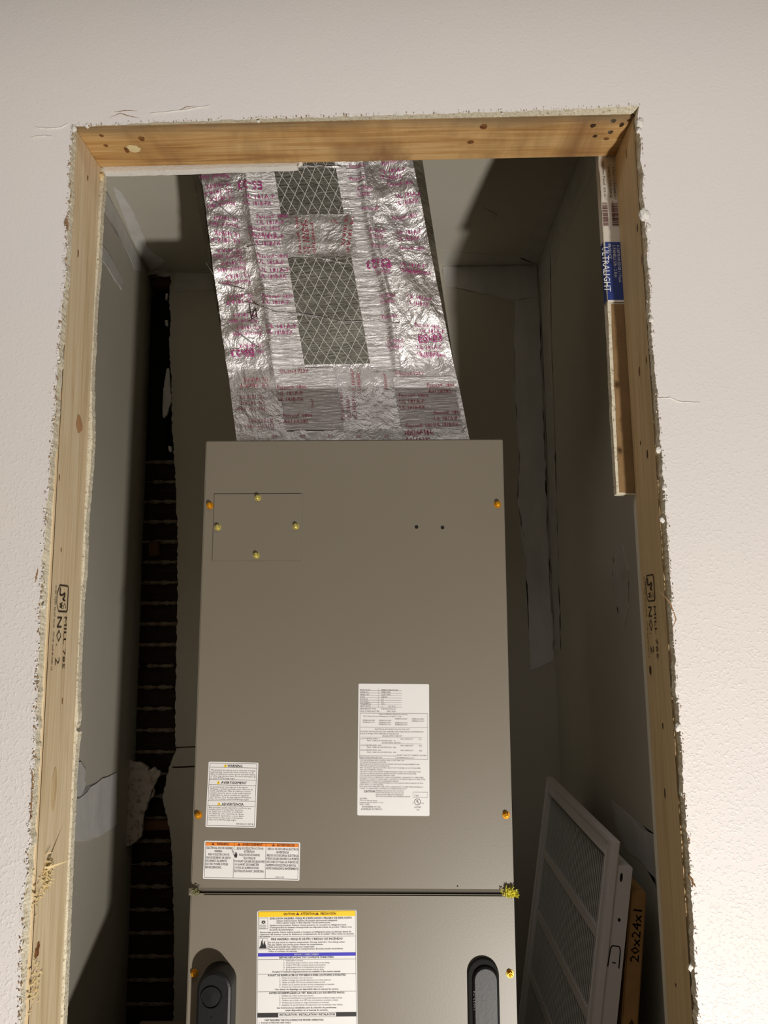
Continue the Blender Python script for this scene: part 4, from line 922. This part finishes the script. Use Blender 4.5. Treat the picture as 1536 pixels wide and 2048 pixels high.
threads('scrim_threads', .79, .985, zc0, atd(640, 560).z, .0105, 1.5, .0003, .0006, 'fine scrim threads under the foil')
# printing on the tapes, bent to the foil
def duct_text(lines, px, py, h, w, rot=0, mat='pink', off=.0045, flip=False):
    k_ = Ink()
    for i, t in enumerate(lines): k_.text(t, 0, -i*h*1.55, h, w*(.86+.14*(i == 0)) if w else None, rot=0)
    c0 = atd(px, py); cr_, sr_ = math.cos(rot), math.sin(rot); lean = (dl1.x-dl2.x)/(dl1.z-dl2.z)
    def fn(x, y):
        if flip: x, y = -x, -y
        X = x*cr_-y*sr_; Z = x*sr_+y*cr_; X += lean*Z*.8
        xx, zz = c0.x+X, c0.z+Z; return Vector((xx, yd(zz)-fold(xx, zz)-off, zz))-DO
    k_.build('tape_print', fn, mat, duct)
FA = ['Fasson® 0800', 'A016A382']; FB = ['Fasson® 0800', 'UL 181A-P', 'UL 181B-FX']; FC = ['UL 181A-P', 'UL 181B-FX']
rnd = random.Random(2)
for i, (x, y) in enumerate(((489, 402), (500, 465), (508, 482), (516, 520), (520, 548), (527, 600), (534, 660), (515, 440))): duct_text(FB[:2] if i % 2 else FC, x, y, .0062, .052, mat='pink', off=.0052)
for i, (x, y) in enumerate(((700, 365), (712, 385), (725, 425), (738, 470), (745, 500), (752, 540), (745, 528), (760, 600), (765, 640), (775, 690), (700, 340))): duct_text(FC if i % 2 else ['Fasson®'], x, y, .0060, .028, mat='pink', off=.0052)
for i, (x, y) in enumerate(((412, 380), (418, 405), (425, 450), (428, 480), (440, 535), (448, 560), (455, 600), (462, 640), (470, 665), (475, 700), (405, 350), (432, 512))): duct_text(FB[:2] if i % 3 else FC, x+52, y, .0062, .048, mat='pink', off=.0030, flip=True, rot=rnd.uniform(-.1, .1))
for i, (x, y) in enumerate(((760, 345), (775, 372), (792, 398), (785, 440), (795, 470), (800, 500), (801, 534), (812, 546), (815, 600), (830, 655), (835, 700), (842, 715), (840, 668), (765, 330))): duct_text(FB[:1] if i % 2 else FC, x, y, .0062, .042, mat='pink', off=.0030, rot=rnd.uniform(-.15, .1))
for x, y, fl_ in ((482, 366, True), (466, 700, True), (738, 525, True), (838, 688, False)): duct_text(['ES-23'], x+(42 if fl_ else 0), y, .0125, .04, mat='pink', off=.0054, flip=fl_)
duct_text(['Fasson® 0800', 'UL 181A-P'], 604, 508, .0058, .055, PI/2, 'maroon'); duct_text(['UL 181B-FX', 'ⓊListed'], 622, 508, .0058, .052, PI/2, 'maroon'); duct_text(['UL 181A-P', 'UL 181B-FX'], 702, 436, .0060, .055, -PI/2-.25, 'maroon'); duct_text(['UL'], 663, 450, .006, .012, 0, 'maroon')
DT = [(487, 768, FC, 1), (556, 780, FB, 0), (567, 836, FA, 0), (798, 796, FB, 0), (855, 776, FA, 0), (868, 830, FB, 0), (812, 856, FA, 0), (560, 748, ['ⓊListed 723V'], 0), (790, 752, ['ⓊListed 723V'], 0), (480, 815, FB, 1), (498, 850, FA, 1), (810, 872, FA, 0)]
for x, y, ls, f_ in DT: duct_text(ls, x+(50 if f_ else 0), y, .0068, .050 if x < 850 else .046, 0, 'maroon', .0045, bool(f_))
duct_text(FB, 690, 840, .0068, .048, PI/2, 'maroon'); duct_text(FC, 712, 788, .006, .042, PI/2, 'maroon'); duct_text(['Fasson®'], 775, 780, .006, .03, PI/2, 'maroon'); duct_text(['Fasson®'], 628, 815, .005, .016, PI/2, 'maroon')
for x in range(545, 880, 56): duct_text(['00'], x, 876, .005, .009, 0, 'maroon', .006)
# hand-written mark
k = Ink()
for a, b in (((500, 610), (504, 640)), ((504, 640), (512, 618)), ((512, 618), (516, 640)), ((496, 628), (520, 622)), ((506, 606), (518, 612)), ((498, 645), (515, 634))):
    A_, B_ = atd(*a), atd(*b); n_ = Vector((-(B_-A_).z, 0, (B_-A_).x)).normalized()*.0007
    k.poly([(q.x, q.z) for q in (A_-n_, B_-n_, B_+n_, A_+n_)])
k.build('pen_mark', lambda x, z: Vector((x, yd(z)-fold(x, z)-.0056, z))-DO, 'ink', duct)

# ============================================================ RETURN GRILLE AND FILTER
YG = 1.264; LEAN = math.radians(9.5)
tip = at(1241, 1683, YG)
Rg = Matrix.Rotation(LEAN, 4, 'Y'); GH = (tip.z-.565)/math.cos(LEAN); GW = .525
gbase = tip-Rg @ Vector((.012, 0, GH))
gr_ = empty('return_air_grille', gbase, (0, LEAN, 0)); tag(gr_, 'white metal return-air grille leaning on edge against the right closet wall', 'grille')
# flange as a picture frame with stepped inner border (local: face looks to -x, y runs into the closet, z up)
bm = bmesh.new(); b_ = .030
add_box(bm, (0, 0, 0), (.012, b_, GH), .0015); add_box(bm, (0, GW-b_, 0), (.012, GW, GH), .0015)
add_box(bm, (0, b_, 0), (.012, GW-b_, b_), .0015); add_box(bm, (0, b_, GH-b_), (.012, GW-b_, GH), .0015)
bm_obj('outer_flange', bm, 'grille', gr_)
def rim(name, o0, w_, x0, x1):
    bm = bmesh.new(); o1 = o0+w_
    add_box(bm, (x0, o0, o0), (x1, o1, GH-o0)); add_box(bm, (x0, GW-o1, o0), (x1, GW-o0, GH-o0)); add_box(bm, (x0, o1, o0), (x1, GW-o1, o1)); add_box(bm, (x0, o1, GH-o1), (x1, GW-o1, GH-o0))
    return bm_obj(name, bm, 'grille', gr_)
rim('raised_rim', .0015, .006, -.0022, .0002); rim('inner_lip', .0265, .003, -.0016, .0002)
nf = 4; fh = (GH-2*b_)/nf
for q in range(nf-1):
    z = b_+fh*(q+1); box('cross_bar', (.0035, b_, z-.010), (.012, GW-b_, z+.010), 'grille', gr_, .002)
for q in range(nf):
    bm = bmesh.new(); z0 = b_+fh*q+.008; z1 = b_+fh*(q+1)-.008; y = b_+.006
    while y < GW-b_-.006:
        r = bmesh.ops.create_cube(bm, size=1, matrix=Matrix.Translation((.0095, y, (z0+z1)/2)) @ Matrix.Rotation(math.radians(38), 4, 'Z') @ Matrix.Diagonal((.014, .0012, z1-z0, 1))); y += .0105
    tag(bm_obj('louver_fins', bm, 'grille2', gr_), 'row of narrow upright louver fins', kind='stuff')
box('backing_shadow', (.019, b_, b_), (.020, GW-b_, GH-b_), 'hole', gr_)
ins = .037
bm = bmesh.new()
add_box(bm, (.012, .004, ins), (.036, .006, GH-ins)); add_box(bm, (.012, GW-.006, ins), (.036, GW-.004, GH-ins)); add_box(bm, (.012, .006, GH-ins-.002), (.036, GW-.006, GH-ins)); add_box(bm, (.012, .006, ins), (.036, GW-.006, ins+.002))
hs = bm_obj('filter_housing', bm, 'grille', gr_)
k = Ink(); zz = GH-ins
def E(x, y): return (x, .0035, y)
def oval(k, cx, cy, a, b): k.poly([(cx+a*math.cos(t*PI/8), cy+b*math.sin(t*PI/8)) for t in range(16)])
oval(k, .020, zz-.016, .0022, .0065); oval(k, .0235, zz-.078, .0023, .0026); oval(k, .0275, zz+.0, .0001, .0001)
tag(k.build('slot_hole', E, 'hole', hs), kind='stuff')
k = Ink()
for a, b in (((.0135, zz-.147), (.0150, zz-.120)), ((.0150, zz-.120), (.0175, zz-.116)), ((.0175, zz-.116), (.028, zz-.116)), ((.028, zz-.116), (.030, zz-.121)), ((.030, zz-.121), (.0305, zz-.147)), ((.0195, zz-.140), (.0250, zz-.140))):
    A_, B_ = Vector(a), Vector(b); n_ = Vector((-(B_-A_).y, (B_-A_).x)).normalized()*.0009; k.poly([tuple(q) for q in (A_-n_, B_-n_, B_+n_, A_+n_)])
k.build('latch_tab', E, 'hole', hs)
# filter 20x24x1 standing behind the grille
ft = at(1294, 1786, YG+.012); LEAN2 = math.radians(7.5); Rf = Matrix.Rotation(LEAN2, 4, 'Y'); FH = (ft.z-.565)/math.cos(LEAN2)
fb = ft-Rf @ Vector((.0255, 0, FH)); fi = empty('air_filter', fb, (0, LEAN2, 0)); tag(fi, 'cardboard-framed 20x24x1 air filter leaning between grille and closet wall', 'air filter')
bm = bmesh.new(); FW = .50
add_box(bm, (0, 0, 0), (.0255, .018, FH), .002); add_box(bm, (0, FW-.018, 0), (.0255, FW, FH), .002); add_box(bm, (0, .018, 0), (.0255, FW-.018, .018)); add_box(bm, (0, .018, FH-.018), (.0255, FW-.018, FH))
bm_obj('cardboard_frame', bm, 'card', fi); 
V = []; P = []
for i in range(41):
    y = .018+(FW-.036)*i/40; x = .006 if i % 2 else .018; V += [(x, y, .018), (x, y, FH-.018)]
    if i: P.append([2*i-2, 2*i, 2*i+1, 2*i-1])
mesh('pleated_media', V, P, 'media', fi)
k = Ink(); k.text('20x24x1', .0195, FH-.102, .0135, .076, rot=PI/2, bold=.0005); k.text('AIR FLOW', .0195, FH-.262, .0105, .062, rot=PI/2, bold=.0004)
k.poly([(.010, FH-.192), (.020, FH-.192), (.015, FH-.182)]); k.rect(.0138, FH-.199, .0162, FH-.192)
tag(k.build('printed_text', lambda x, y: (x, -.0005, y), 'cardink', fi), kind='stuff')
bpy.context.view_layer.update()
